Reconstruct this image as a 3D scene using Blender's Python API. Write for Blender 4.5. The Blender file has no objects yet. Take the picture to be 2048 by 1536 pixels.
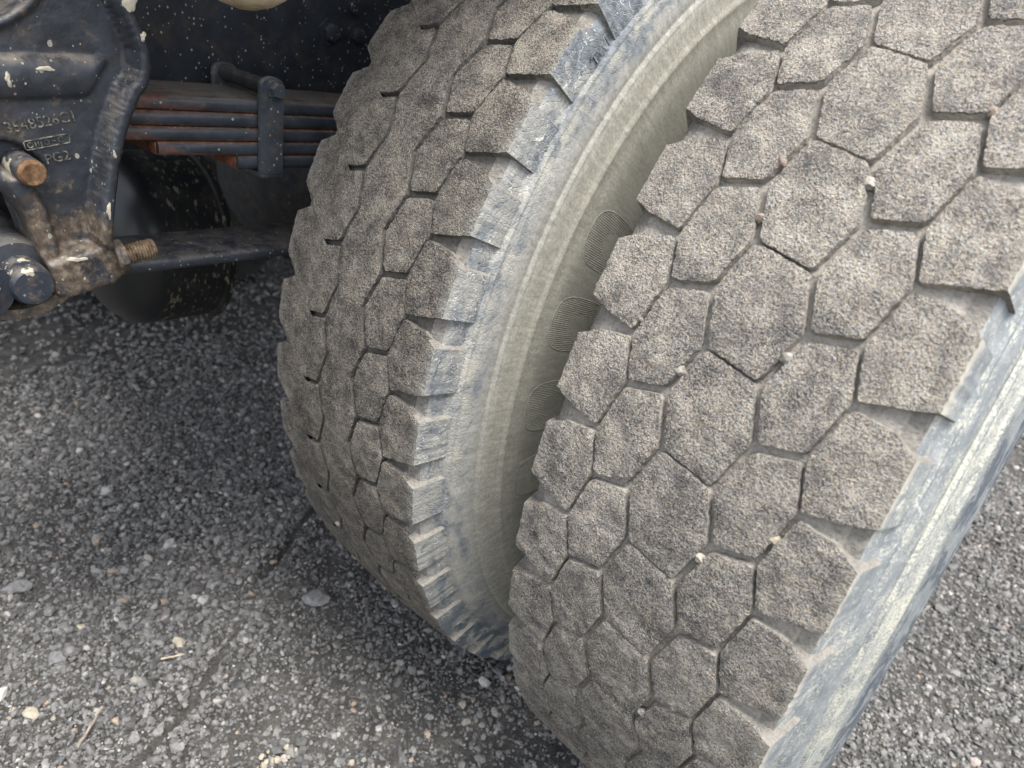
import bpy, math, random
import numpy as np
from mathutils import Vector, Matrix, noise as mnoise
from mathutils.geometry import delaunay_2d_cdt

PI = math.pi
random.seed(5)
rng = np.random.default_rng(11)
SC = bpy.context.scene
COL = SC.collection

# ------------------------------------------------------------------ camera
CAM_LOC = (0.13218, -0.86749, 0.82824)
CAM_R = ((0.73386, 0.407141, -0.54377), (0.660261, -0.239321, 0.711886), (0.159702, -0.881455, -0.444447))
cam_d = bpy.data.cameras.new('camera')
cam = bpy.data.objects.new('camera', cam_d)
COL.objects.link(cam)
M = Matrix.Identity(4)
for i in range(3):
    M[i][0] = CAM_R[i][0]
    M[i][1] = -CAM_R[i][1]
    M[i][2] = -CAM_R[i][2]
    M[i][3] = CAM_LOC[i]
cam.matrix_world = M
cam_d.sensor_width = 36.0
cam_d.lens = 1390.21 / 2048 * 36.0
cam_d.clip_start = 0.02
cam_d.clip_end = 300
cam_d.dof.use_dof = True
cam_d.dof.focus_distance = 0.56
cam_d.dof.aperture_fstop = 8.0
SC.camera = cam

# ------------------------------------------------------------------ sky, sun, exposure
SUN_EL, SUN_AZ = math.radians(71), math.radians(118)    # azimuth clockwise from +Y: towards +X and a little -Y
world = bpy.data.worlds.new('World')
SC.world = world
world.use_nodes = True
wn = world.node_tree
sky = wn.nodes.new('ShaderNodeTexSky')
sky.sky_type = 'NISHITA'
sky.sun_disc = False
sky.sun_elevation = SUN_EL
sky.sun_rotation = SUN_AZ
sky.air_density = 1.0
sky.dust_density = 2.5
sky.ozone_density = 0.7
bg = wn.nodes['Background']
bg.inputs['Strength'].default_value = 0.105
hs = wn.nodes.new('ShaderNodeHueSaturation')      # thin overcast: a whiter sky
hs.inputs['Saturation'].default_value = 0.42
wn.links.new(sky.outputs['Color'], hs.inputs['Color'])
wn.links.new(hs.outputs['Color'], bg.inputs['Color'])
sun_d = bpy.data.lights.new('sun', 'SUN')
sun_d.energy = 1.5
sun_d.angle = math.radians(24)
sun_d.color = (1.0, 0.97, 0.93)
sun = bpy.data.objects.new('sun', sun_d)
COL.objects.link(sun)
sdir = Vector((math.sin(SUN_AZ) * math.cos(SUN_EL), math.cos(SUN_AZ) * math.cos(SUN_EL), math.sin(SUN_EL)))
sun.rotation_euler = sdir.to_track_quat('Z', 'Y').to_euler()
sun.location = sdir * 20
vs = SC.view_settings
vs.view_transform = 'Standard'
vs.look = 'None'
vs.exposure = 1.86
vs.gamma = 1.0
vs.use_curve_mapping = False
SC.render.engine = 'CYCLES'
SC.cycles.use_denoising = True
SC.cycles.max_bounces = 6


# ------------------------------------------------------------------ small helpers
def put(name, mesh, parent=None, loc=(0, 0, 0), rot=(0, 0, 0)):
    o = bpy.data.objects.new(name, mesh)
    COL.objects.link(o)
    o.parent = parent
    o.location = loc
    o.rotation_euler = rot
    return o


def empty(name, loc=(0, 0, 0), parent=None):
    o = bpy.data.objects.new(name, None)
    COL.objects.link(o)
    o.empty_display_size = 0.05
    o.location = loc
    o.parent = parent
    return o


def tag(o, label=None, cat=None, group=None, kind=None):
    if label:
        o['label'] = label
    if cat:
        o['category'] = cat
    if group:
        o['group'] = group
    if kind:
        o['kind'] = kind
    return o


def mesh_np(name, V, F, mats, smooth=False, midx=None, sharp=0):
    me = bpy.data.meshes.new(name)
    V = np.asarray(V, dtype=np.float64)
    me.from_pydata(V.tolist(), [], [tuple(int(i) for i in f) for f in F])
    for m in (mats if isinstance(mats, (list, tuple)) else [mats]):
        me.materials.append(m)
    if smooth:
        me.polygons.foreach_set('use_smooth', np.ones(len(me.polygons), dtype=bool))
    if midx is not None:
        me.polygons.foreach_set('material_index', np.asarray(midx, dtype=np.int32))
    me.update()
    if smooth and sharp:
        me.set_sharp_from_angle(angle=math.radians(sharp))
    return me


class MB:
    """collects shapes; build() links them as one mesh"""
    def __init__(self):
        self.v, self.f, self.s = [], [], []

    def add(self, V, F, smooth=True):
        n = len(self.v)
        self.v += [tuple(p) for p in V]
        self.f += [tuple(i + n for i in f) for f in F]
        self.s += [smooth] * len(F)

    def rbox(self, lo, hi, r=0.002, smooth=True):
        """box with rounded edges: cross-section loops of an 8-gon rounded rectangle, three sizes"""
        lo = np.array(lo, float)
        hi = np.array(hi, float)
        c = (lo + hi) / 2
        h = (hi - lo) / 2
        r = min(r, h.min() * 0.95)
        V = []
        rings = []

        def ring(ix, iy, z):
            pts = []
            for sx, sy, a0 in ((1, 1, 0), (-1, 1, 90), (-1, -1, 180), (1, -1, 270)):
                for k in range(4):
                    a = math.radians(a0 + 30 * k)
                    rr = max(r - ix, 0.0)
                    pts.append((c[0] + sx * (h[0] - r) + rr * math.cos(a), c[1] + sy * (h[1] - r) + rr * math.sin(a), z))
            return pts
        prof = []
        for k in range(4):
            a = math.radians(30 * k)
            prof.append((r - r * math.sin(a), lo[2] + r - r * math.cos(a)))
        prof += [(i, hi[2] - (z - lo[2])) for i, z in reversed(prof)]
        for ins, z in prof:
            rings.append(ring(ins, ins, z))
        F = []
        for k, rg in enumerate(rings):
            V += rg
            if k:
                a, b = (k - 1) * 16, k * 16
                for i in range(16):
                    j = (i + 1) % 16
                    F.append((a + i, a + j, b + j, b + i))
        F.append(tuple(range(15, -1, -1)))
        F.append(tuple((len(rings) - 1) * 16 + i for i in range(16)))
        self.add(V, F, smooth)

    def cyl(self, p0, p1, prof, n=24, smooth=True, caps=True):
        """lathe round p0->p1; prof = [(along 0..1, radius)]"""
        p0, p1 = Vector(p0), Vector(p1)
        d = p1 - p0
        z = d.normalized()
        x = z.orthogonal().normalized()
        y = z.cross(x)
        V, F = [], []
        for t, r in prof:
            for i in range(n):
                a = 2 * PI * i / n
                V.append(tuple(p0 + d * t + x * (r * math.cos(a)) + y * (r * math.sin(a))))
        for k in range(len(prof) - 1):
            for i in range(n):
                j = (i + 1) % n
                F.append((k * n + i, k * n + j, (k + 1) * n + j, (k + 1) * n + i))
        if caps:
            F.append(tuple(range(n - 1, -1, -1)))
            F.append(tuple((len(prof) - 1) * n + i for i in range(n)))
        self.add(V, F, smooth)

    def build(self, name, mat, parent=None, loc=(0, 0, 0), jitter=0.0):
        me = bpy.data.meshes.new(name)
        me.from_pydata(self.v, [], self.f)
        me.materials.append(mat)
        me.polygons.foreach_set('use_smooth', np.array(self.s, dtype=bool))
        me.update()
        try:
            me.set_sharp_from_angle(angle=math.radians(40))
        except Exception:
            pass
        return put(name, me, parent, loc)


# ------------------------------------------------------------------ node helper
class NT:
    def __init__(self, name):
        self.m = bpy.data.materials.new(name)
        self.m.use_nodes = True
        self.t = self.m.node_tree
        self.b = self.t.nodes['Principled BSDF']
        self._pos = None

    def n(self, kind, **kw):
        nd = self.t.nodes.new(kind)
        for k, v in kw.items():
            setattr(nd, k, v)
        return nd

    def set(self, sock, val):
        if hasattr(val, 'is_output') or isinstance(val, bpy.types.NodeSocket):
            self.t.links.new(val, sock)
        elif isinstance(val, (tuple, list)) and len(val) == 3 and sock.type == 'RGBA':
            sock.default_value = (*val, 1)
        else:
            sock.default_value = val

    @property
    def pos(self):
        if self._pos is None:
            self._pos = self.n('ShaderNodeNewGeometry')
        return self._pos.outputs['Position']

    @property
    def geo(self):
        self.pos
        return self._pos

    def noise(self, scale, detail=2, rough=0.55, vec=None, dist=0.0, color=False):
        nd = self.n('ShaderNodeTexNoise')
        self.set(nd.inputs['Vector'], vec if vec is not None else self.pos)
        nd.inputs['Scale'].default_value = scale
        nd.inputs['Detail'].default_value = detail
        nd.inputs['Roughness'].default_value = rough
        nd.inputs['Distortion'].default_value = dist
        return nd.outputs['Color' if color else 'Fac']

    def vor(self, scale, out='Distance', feature='F1', vec=None, rnd=1.0):
        nd = self.n('ShaderNodeTexVoronoi', feature=feature)
        self.set(nd.inputs['Vector'], vec if vec is not None else self.pos)
        nd.inputs['Scale'].default_value = scale
        nd.inputs['Randomness'].default_value = rnd
        return nd.outputs[out]

    def math(self, op, a, b=0.0, c=0.0, clamp=False):
        nd = self.n('ShaderNodeMath', operation=op, use_clamp=clamp)
        self.set(nd.inputs[0], a)
        self.set(nd.inputs[1], b)
        self.set(nd.inputs[2], c)
        return nd.outputs[0]

    def ramp(self, fac, stops, interp='LINEAR'):
        nd = self.n('ShaderNodeValToRGB')
        cr = nd.color_ramp
        cr.interpolation = interp
        while len(cr.elements) > 1:
            cr.elements.remove(cr.elements[-1])
        for i, (p, c) in enumerate(stops):
            e = cr.elements[0] if i == 0 else cr.elements.new(p)
            e.position = p
            e.color = (c, c, c, 1) if isinstance(c, (int, float)) else (*c, 1)
        self.set(nd.inputs[0], fac)
        return nd.outputs['Color']

    def step(self, x, lo, hi):
        nd = self.n('ShaderNodeMapRange', interpolation_type='SMOOTHSTEP')
        self.set(nd.inputs['Value'], x)
        nd.inputs['From Min'].default_value = lo
        nd.inputs['From Max'].default_value = hi
        return nd.outputs[0]

    def mix(self, fac, a, b, mode='MIX'):
        nd = self.n('ShaderNodeMix', data_type='RGBA', blend_type=mode)
        self.set(nd.inputs[0], fac)
        self.set(nd.inputs[6], a)
        self.set(nd.inputs[7], b)
        return nd.outputs[2]

    def sep(self, v):
        nd = self.n('ShaderNodeSeparateXYZ')
        self.set(nd.inputs[0], v)
        return nd.outputs

    def comb(self, x, y, z):
        nd = self.n('ShaderNodeCombineXYZ')
        for s, v in zip(nd.inputs, (x, y, z)):
            self.set(s, v)
        return nd.outputs[0]

    def scale(self, v, xyz):
        nd = self.n('ShaderNodeVectorMath', operation='MULTIPLY')
        self.set(nd.inputs[0], v)
        nd.inputs[1].default_value = xyz
        return nd.outputs[0]

    def bump(self, h, strength=0.5, dist=0.001, normal=None):
        nd = self.n('ShaderNodeBump')
        nd.inputs['Strength'].default_value = strength
        nd.inputs['Distance'].default_value = dist
        self.set(nd.inputs['Height'], h)
        if normal is not None:
            self.set(nd.inputs['Normal'], normal)
        return nd.outputs[0]

    def out(self, col, rough=0.8, normal=None, metal=0.0, spec=0.5):
        self.set(self.b.inputs['Base Color'], col)
        self.set(self.b.inputs['Roughness'], rough)
        self.set(self.b.inputs['Metallic'], metal)
        self.set(self.b.inputs['Specular IOR Level'], spec)
        if normal is not None:
            self.set(self.b.inputs['Normal'], normal)
        return self.m


ZA = 0.508          # axle height
PHI = 0.10472       # offset of the tread lattice


# ------------------------------------------------------------------ materials
def tread_material(name, dark, mid, light, bias, xoff, edge):
    t = NT(name)
    g1 = t.noise(1150, 2, 0.65)
    g2 = t.noise(520, 2, 0.6)
    g3 = t.noise(55, 4, 0.65)
    g4 = t.noise(9, 2, 0.5)
    f = t.math('MULTIPLY_ADD', g1, 0.62, t.math('MULTIPLY', g2, 0.38))
    f = t.math('MULTIPLY_ADD', t.math('SUBTRACT', g3, 0.5), 0.40, f)
    f = t.math('MULTIPLY_ADD', t.math('SUBTRACT', g4, 0.5), 0.16, f)
    f = t.math('ADD', f, bias)
    col = t.ramp(f, [(0.385, dark), (0.475, mid), (0.575, light), (0.66, tuple(min(1, c * 1.35) for c in light))])
    tint = t.ramp(t.noise(480, 1, 0.5), [(0.36, (0.93, 0.97, 1.04)), (0.52, (1, 1, 1)), (0.68, (1.07, 1.0, 0.92))])
    col = t.mix(1.0, col, tint, 'MULTIPLY')
    # scattered darker pits and pink or white grains
    v = t.vor(560)
    grain = t.math('LESS_THAN', v, 0.17)
    gc = t.ramp(t.vor(560, 'Color'), [(0.0, (0.05, 0.045, 0.045)), (0.45, (0.2, 0.17, 0.15)), (0.55, (0.5, 0.44, 0.36)), (1.0, (0.58, 0.55, 0.5))], 'CONSTANT')
    col = t.mix(t.math('MULTIPLY', grain, 0.38), col, gc)
    # scuffed darker patches where the dust is rubbed off
    sc = t.step(t.math('MULTIPLY_ADD', g2, 0.35, t.noise(75, 4, 0.7, dist=0.4)), 0.72, 0.88)
    col = t.mix(t.math('MULTIPLY', sc, 0.7), col, tuple(c * 1.05 for c in dark))
    # fine dust caught in a broad uneven film
    fl = t.step(t.noise(19, 4, 0.65), 0.42, 0.7)
    col = t.mix(t.math('MULTIPLY', fl, 0.25), col, tuple(0.5 * (a + b) for a, b in zip(mid, light)))
    xr = t.math('ABSOLUTE', t.math('SUBTRACT', t.sep(t.pos)[0], xoff))
    eg = t.math('MULTIPLY', t.step(t.math('MULTIPLY_ADD', t.math('SUBTRACT', t.noise(60, 4, 0.65), 0.5), 0.024, xr), 0.0955, 0.1085), 0.75)
    col = t.mix(eg, col, t.ramp(g2, [(0.3, edge[0]), (0.7, edge[1])]))
    h = t.math('MULTIPLY_ADD', g2, 1.6, g1)
    nrm = t.bump(h, 1.0, 0.0021)
    nrm = t.bump(t.noise(110, 3, 0.6), 0.4, 0.003, nrm)
    return t.out(col, 0.92, nrm, spec=0.25)


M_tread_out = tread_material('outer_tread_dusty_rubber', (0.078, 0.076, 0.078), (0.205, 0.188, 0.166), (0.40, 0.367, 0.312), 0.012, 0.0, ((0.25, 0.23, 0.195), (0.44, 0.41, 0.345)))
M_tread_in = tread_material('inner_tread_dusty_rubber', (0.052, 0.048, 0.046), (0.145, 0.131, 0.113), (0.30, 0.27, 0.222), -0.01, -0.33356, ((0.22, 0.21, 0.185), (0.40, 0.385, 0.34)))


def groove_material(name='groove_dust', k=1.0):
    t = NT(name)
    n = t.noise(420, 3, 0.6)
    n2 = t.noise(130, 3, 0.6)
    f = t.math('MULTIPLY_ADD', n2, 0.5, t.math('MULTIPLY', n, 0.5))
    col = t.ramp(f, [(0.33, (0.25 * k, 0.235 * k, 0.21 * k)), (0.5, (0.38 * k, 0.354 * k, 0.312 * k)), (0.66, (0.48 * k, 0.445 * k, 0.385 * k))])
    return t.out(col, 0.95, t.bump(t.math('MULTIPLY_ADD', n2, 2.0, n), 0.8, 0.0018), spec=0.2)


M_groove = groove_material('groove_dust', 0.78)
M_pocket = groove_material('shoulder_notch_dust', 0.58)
M_groove_in = groove_material('inner_groove_dirt_shade', 0.3)  # dark dirt, with the shade of the narrow grooves deepened in its colour


def ring_coords(t, xoff):
    s = t.sep(t.pos)
    z = t.math('SUBTRACT', s[2], ZA)
    r = t.math('SQRT', t.math('ADD', t.math('MULTIPLY', s[1], s[1]), t.math('MULTIPLY', z, z)))
    th = t.math('ARCTAN2', z, t.math('MULTIPLY', s[1], -1.0))
    x = t.math('SUBTRACT', s[0], xoff)
    vec = t.comb(t.math('MULTIPLY', th, 0.5), r, x)      # along the circle, radius, across
    return th, r, x, vec


def wall_outer():
    """weathered blue grey shoulder and wall of the outer tyre, yellowish dust in circumferential streaks"""
    t = NT('outer_wall_weathered_rubber')
    th, r, x, vec = ring_coords(t, 0.0)
    streak = t.noise(30, 4, 0.65, t.scale(vec, (2.2, 3.4, 3.4)))
    blot = t.noise(34, 5, 0.7, t.scale(vec, (0.8, 1.6, 1.6)), dist=0.6)
    fine = t.noise(520, 3, 0.7)
    base = t.ramp(t.noise(70, 3, 0.6), [(0.3, (0.165, 0.183, 0.194)), (0.55, (0.235, 0.251, 0.258)), (0.7, (0.305, 0.315, 0.31))])
    # dust: little next to the blocks, much on the outer rings
    low = t.math('MULTIPLY', t.math('SUBTRACT', 1.0, t.step(r, 0.446, 0.456)), t.step(r, 0.405, 0.425))
    midb = t.math('MULTIPLY', t.step(r, 0.449, 0.4515), t.math('SUBTRACT', 1.0, t.step(r, 0.452, 0.462)))
    d = t.math('MULTIPLY_ADD', streak, 0.35, t.math('MULTIPLY', blot, 0.75))
    d = t.math('MULTIPLY_ADD', low, 0.13, d)
    d = t.math('MULTIPLY_ADD', midb, 0.10, d)
    d = t.math('MULTIPLY_ADD', t.math('SUBTRACT', fine, 0.5), 0.75, d)
    dust = t.step(d, 0.50, 0.84)
    col = t.mix(dust, base, t.ramp(fine, [(0.3, (0.40, 0.395, 0.33)), (0.7, (0.62, 0.60, 0.50))]))
    # bare dark rubber towards the widest part
    bare = t.math('MULTIPLY', t.math('SUBTRACT', 1.0, t.step(r, 0.405, 0.43)), t.step(blot, 0.44, 0.56))
    col = t.mix(t.math('MULTIPLY', bare, 0.85), col, (0.055, 0.07, 0.095))
    # dust collar right at the tread edge and thin pale scratches
    edge = t.math('MULTIPLY', t.step(t.math('MULTIPLY_ADD', t.math('SUBTRACT', blot, 0.5), 0.016, r), 0.505, 0.513), 0.8)
    col = t.mix(edge, col, (0.5, 0.46, 0.38))
    sc = t.noise(20, 2, 0.5, t.scale(t.pos, (2.4, 1.0, 1.5)), dist=2.5)
    scr = t.math('LESS_THAN', t.math('ABSOLUTE', t.math('SUBTRACT', sc, 0.5)), 0.0045)
    scr = t.math('MULTIPLY', scr, t.step(t.noise(16, 1), 0.5, 0.56))
    col = t.mix(t.math('MULTIPLY', scr, 0.5), col, (0.7, 0.69, 0.63))
    nrm = t.bump(t.math('MULTIPLY_ADD', streak, 0.6, fine), 0.3, 0.0012)
    rough = t.math('MULTIPLY_ADD', dust, 0.2, 0.68)
    return t.out(col, rough, nrm, spec=0.4)


def wall_inner(xoff):
    """dusty beige wall of the inner tyre, bare blue rubber showing through near the tread"""
    t = NT('inner_wall_dusty_rubber')
    th, r, x, vec = ring_coords(t, xoff)
    blot = t.noise(24, 4, 0.65, t.scale(vec, (0.75, 1.6, 1.6)), dist=0.8)
    fine = t.noise(380, 3, 0.65)
    radial = t.noise(55, 3, 0.6, t.scale(vec, (3.0, 1.0, 1.0)))
    f = t.math('MULTIPLY_ADD', fine, 0.55, t.math('MULTIPLY', radial, 0.45))
    dustc = t.ramp(f, [(0.32, (0.185, 0.178, 0.15)), (0.5, (0.285, 0.275, 0.23)), (0.66, (0.39, 0.372, 0.31))])
    bluec = t.ramp(t.noise(150, 2), [(0.35, (0.085, 0.1, 0.118)), (0.65, (0.2, 0.22, 0.238))])
    up = t.step(r, 0.436, 0.47)
    d = t.math('MULTIPLY_ADD', up, 0.26, blot)
    d = t.math('MULTIPLY_ADD', t.math('SUBTRACT', fine, 0.5), 0.25, d)
    d = t.math('MULTIPLY_ADD', t.math('MULTIPLY', t.step(th, 0.45, 0.75), t.step(r, 0.46, 0.485)), 0.14, d)
    bare = t.step(d, 0.73, 0.88)
    dustc = t.mix(t.math('MULTIPLY', up, 0.7), dustc, t.ramp(f, [(0.32, (0.21, 0.213, 0.21)), (0.5, (0.32, 0.318, 0.305)), (0.66, (0.44, 0.43, 0.40))]))
    col = t.mix(t.math('MULTIPLY', bare, 0.85), dustc, bluec)
    # pale ring of settled mud under the lugs
    n2 = t.math('MULTIPLY_ADD', t.math('SUBTRACT', blot, 0.5), 0.012, r)
    ring = t.math('MULTIPLY', t.step(n2, 0.468, 0.4745), t.math('SUBTRACT', 1.0, t.step(n2, 0.4775, 0.482)))
    ring = t.math('MULTIPLY', ring, t.step(t.noise(45, 4), 0.42, 0.62))
    col = t.mix(t.math('MULTIPLY', ring, 0.5), col, (0.47, 0.44, 0.35))
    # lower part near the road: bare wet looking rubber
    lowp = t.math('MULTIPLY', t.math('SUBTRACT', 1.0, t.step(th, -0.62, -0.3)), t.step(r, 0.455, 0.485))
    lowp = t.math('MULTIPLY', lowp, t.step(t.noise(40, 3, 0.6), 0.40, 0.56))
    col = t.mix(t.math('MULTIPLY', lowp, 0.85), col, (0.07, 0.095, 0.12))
    # deeper down the wall the colour turns darker
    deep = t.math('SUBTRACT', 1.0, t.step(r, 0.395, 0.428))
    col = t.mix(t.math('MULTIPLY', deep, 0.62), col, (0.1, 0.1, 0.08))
    sc = t.noise(26, 2, 0.5, t.scale(t.pos, (1.0, 1.2, 2.2)), dist=2.5)
    scr = t.math('MULTIPLY', t.math('LESS_THAN', t.math('ABSOLUTE', t.math('SUBTRACT', sc, 0.5)), 0.007), t.step(r, 0.47, 0.49))
    col = t.mix(t.math('MULTIPLY', scr, t.step(t.noise(30, 1), 0.45, 0.55)), col, (0.6, 0.6, 0.55))
    wr = t.vor(230, 'Distance', 'DISTANCE_TO_EDGE')
    wr = t.math('MULTIPLY', t.step(wr, 0.0, 0.12), t.step(r, 0.455, 0.48))
    nrm = t.bump(wr, 0.35, 0.0012)
    nrm = t.bump(f, 0.35, 0.001, nrm)
    return t.out(col, 0.85, nrm, spec=0.3)


DUAL = 0.33356
M_wall_out = wall_outer()
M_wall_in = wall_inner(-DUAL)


def steel_paint(name, base, speck=1.0, rust=0.0, dusty=0.5, rust_at=None, rough=0.45, peel=0.4, mud=0.0, dens=1.0):
    t = NT(name)
    n = t.noise(9, 4, 0.6)
    b2 = tuple(c * 1.9 + 0.004 for c in base)
    col = t.ramp(t.noise(34, 4, 0.65), [(0.35, base), (0.65, b2)])
    nz = t.sep(t.geo.outputs['Normal'])[2]
    upf = t.math('MULTIPLY', t.step(nz, 0.15, 0.7), t.step(t.noise(55, 4, 0.7), 0.36, 0.62))
    col = t.mix(t.math('MULTIPLY', upf, dusty), col, (0.27, 0.235, 0.19))
    # brown film
    film = t.step(t.noise(28, 5, 0.7, dist=0.6), 0.5, 0.72)
    col = t.mix(t.math('MULTIPLY', film, 0.28 + 0.4 * rust), col, (0.12, 0.085, 0.055))
    if rust > 0:
        rn = t.noise(60, 5, 0.75)
        if rust_at is not None:
            nd = t.n('ShaderNodeVectorMath', operation='DISTANCE')
            t.set(nd.inputs[0], t.pos)
            nd.inputs[1].default_value = rust_at[0]
            near = t.math('SUBTRACT', 1.0, t.step(nd.outputs['Value'], rust_at[1] * 0.45, rust_at[1]))
            rm = t.math('MULTIPLY', t.step(t.math('MULTIPLY_ADD', near, 0.2, rn), 0.56, 0.74), rust)
        else:
            rm = t.math('MULTIPLY', t.step(rn, 0.5, 0.66), rust)
        rc = t.ramp(t.noise(170, 3, 0.6), [(0.32, (0.07, 0.05, 0.034)), (0.5, (0.16, 0.115, 0.075)), (0.66, (0.3, 0.24, 0.165))])
        col = t.mix(rm, col, rc)
    # mud spatter: small pale dots of random size, some larger flecks
    for sc, lim, den in ((260, 0.30, 0.5), (95, 0.22, 0.36), (38, 0.14, 0.2)):
        d = t.vor(sc, vec=t.scale(t.pos, (1, 1, 0.75)))
        rr = t.sep(t.vor(sc, 'Color', vec=t.scale(t.pos, (1, 1, 0.75))))
        on = t.math('LESS_THAN', rr[0], den * dens)
        m = t.math('MULTIPLY', on, t.math('LESS_THAN', t.math('MULTIPLY_ADD', t.noise(sc * 4, 1), 0.1, d), t.math('MULTIPLY', rr[1], lim)))
        m = t.math('MULTIPLY', m, t.step(t.noise(14, 2), 0.42 - 0.12 * dens, 0.62 - 0.12 * dens))
        col = t.mix(t.math('MULTIPLY', m, 0.8 * speck), col, t.mix(rr[2], (0.34, 0.34, 0.33), (0.56, 0.51, 0.39)))
    if mud > 0:
        m = t.step(t.math('MULTIPLY_ADD', t.noise(160, 3, 0.6), 0.3, t.noise(30, 3, 0.55)), 0.83 - 0.1 * mud, 0.86 - 0.1 * mud)
        col = t.mix(m, col, (0.55, 0.49, 0.36))
    nrm = t.bump(t.noise(260, 3, 0.6), peel, 0.0007)
    nrm = t.bump(n, 0.2, 0.004, nrm)
    rg = t.math('MULTIPLY_ADD', t.noise(60, 3), 0.35, rough - 0.12)
    return t.out(col, rg, nrm, spec=0.5)


M_cast = steel_paint('cast_iron_black_paint', (0.025, 0.028, 0.034), 0.95, 0.75, 0.75, ((-0.495, -0.672, 0.588), 0.085), 0.38, 0.5, 0.0, dens=1.3)
M_pin = steel_paint('pin_black_paint_muddy', (0.018, 0.022, 0.03), 0.9, 0.45, 0.5, None, 0.42, 0.5, 1.0)
M_rail = steel_paint('frame_rail_black_paint', (0.010, 0.0125, 0.017), 1.0, 0.0, 0.2, None, 0.52, 0.2, dens=1.1)
M_leaf = steel_paint('spring_steel_black_paint', (0.022, 0.026, 0.033), 1.0, 0.1, 0.4, None, 0.4, 0.35, 0.0, dens=1.5)
M_black = steel_paint('clip_black_paint', (0.032, 0.037, 0.044), 0.9, 0.2, 0.4, None, 0.42, 0.4)
M_dark = steel_paint('underbody_dark_steel', (0.012, 0.012, 0.012), 0.2, 0.0, 0.2, None, 0.75, 0.2)


def flat_noise(name, stops, scale=120, rough=0.85, bump=0.4, dist=0.001, spec=0.3):
    t = NT(name)
    n = t.noise(scale, 4, 0.65)
    return t.out(t.ramp(n, stops), rough, t.bump(t.noise(scale * 3, 3, 0.6), bump, dist), spec=spec)


def tank_material():
    t = NT('tank_black_paint_mud_flecks')
    s = t.sep(t.pos)
    v = t.scale(t.pos, (1.0, 1.9, 0.62))
    f = t.noise(95, 2, 0.6, v)
    f2 = t.noise(44, 2, 0.6, v)
    side = t.step(s[1], -0.475, -0.455)
    m = t.math('MAXIMUM', t.step(f, 0.6, 0.68), t.step(f2, 0.64, 0.70))
    m = t.math('MULTIPLY', m, side)
    col = t.mix(t.math('MULTIPLY', m, 0.8), (0.012, 0.013, 0.014), (0.27, 0.235, 0.165))
    film = t.math('MULTIPLY', t.step(t.noise(30, 4, 0.7), 0.45, 0.7), side)
    col = t.mix(t.math('MULTIPLY', film, 0.3), col, (0.09, 0.08, 0.065))
    return t.out(col, t.math('MULTIPLY_ADD', side, 0.25, 0.34), None, spec=0.5)


M_tank = tank_material()
M_rust = flat_noise('rusty_iron', [(0.3, (0.1, 0.05, 0.028)), (0.5, (0.24, 0.135, 0.07)), (0.68, (0.4, 0.27, 0.15))], 150)
M_rustred = flat_noise('red_rust_between_leaves', [(0.3, (0.07, 0.024, 0.013)), (0.55, (0.19, 0.068, 0.034)), (0.72, (0.25, 0.12, 0.07))], 120)
M_thread = flat_noise('dirty_stud_steel', [(0.3, (0.07, 0.05, 0.035)), (0.55, (0.27, 0.19, 0.12)), (0.75, (0.42, 0.34, 0.24))], 200)
M_cream = flat_noise('dried_cream_mud', [(0.3, (0.34, 0.25, 0.15)), (0.6, (0.6, 0.5, 0.34))], 60)
M_mudsplat = flat_noise('dried_mud_splash', [(0.3, (0.42, 0.37, 0.27)), (0.6, (0.62, 0.56, 0.43))], 200)
M_letter = flat_noise('dusty_sidewall_lettering', [(0.3, (0.17, 0.168, 0.125)), (0.6, (0.27, 0.262, 0.2))], 200)
M_straw = flat_noise('dry_straw', [(0.3, (0.42, 0.33, 0.2)), (0.6, (0.62, 0.52, 0.34))], 160)
M_stick = flat_noise('grey_brown_stick', [(0.3, (0.16, 0.13, 0.1)), (0.6, (0.36, 0.31, 0.25))], 160)
M_tan = flat_noise('tan_stone', [(0.3, (0.27, 0.24, 0.18)), (0.6, (0.42, 0.375, 0.285))], 120)
M_pale = flat_noise('pale_grey_stone', [(0.3, (0.22, 0.22, 0.21)), (0.6, (0.36, 0.355, 0.34))], 120)
M_greystone = flat_noise('mid_grey_stone', [(0.3, (0.12, 0.12, 0.12)), (0.6, (0.22, 0.215, 0.21))], 140)
M_pebble = flat_noise('dusty_pebble', [(0.3, (0.22, 0.2, 0.17)), (0.6, (0.42, 0.39, 0.34))], 250)
M_brownpeb = flat_noise('brown_pebble', [(0.3, (0.14, 0.1, 0.08)), (0.6, (0.3, 0.24, 0.2))], 250)
M_whitepeb = flat_noise('whitish_pebble', [(0.3, (0.2, 0.185, 0.165)), (0.6, (0.36, 0.335, 0.3))], 250)


def gravel_material():
    t = NT('crushed_gravel')
    r = t.geo.outputs['Random Per Island']
    col = t.ramp(r, [(0.0, (0.08, 0.079, 0.078)), (0.35, (0.135, 0.132, 0.127)), (0.7, (0.185, 0.18, 0.172)),
                     (0.92, (0.25, 0.242, 0.23)), (0.965, (0.32, 0.31, 0.295)), (0.97, (0.33, 0.265, 0.19)), (0.98, (0.26, 0.2, 0.165)), (0.99, (0.40, 0.385, 0.355)), (1.0, (0.48, 0.46, 0.43))])
    n = t.noise(260, 3, 0.65)
    col = t.mix(0.75, col, t.ramp(n, [(0.25, 0.55), (0.5, 1.0), (0.75, 1.35)]), 'MULTIPLY')
    return t.out(col, 0.82, t.bump(n, 0.5, 0.001), spec=0.35)


M_gravel = gravel_material()


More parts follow.
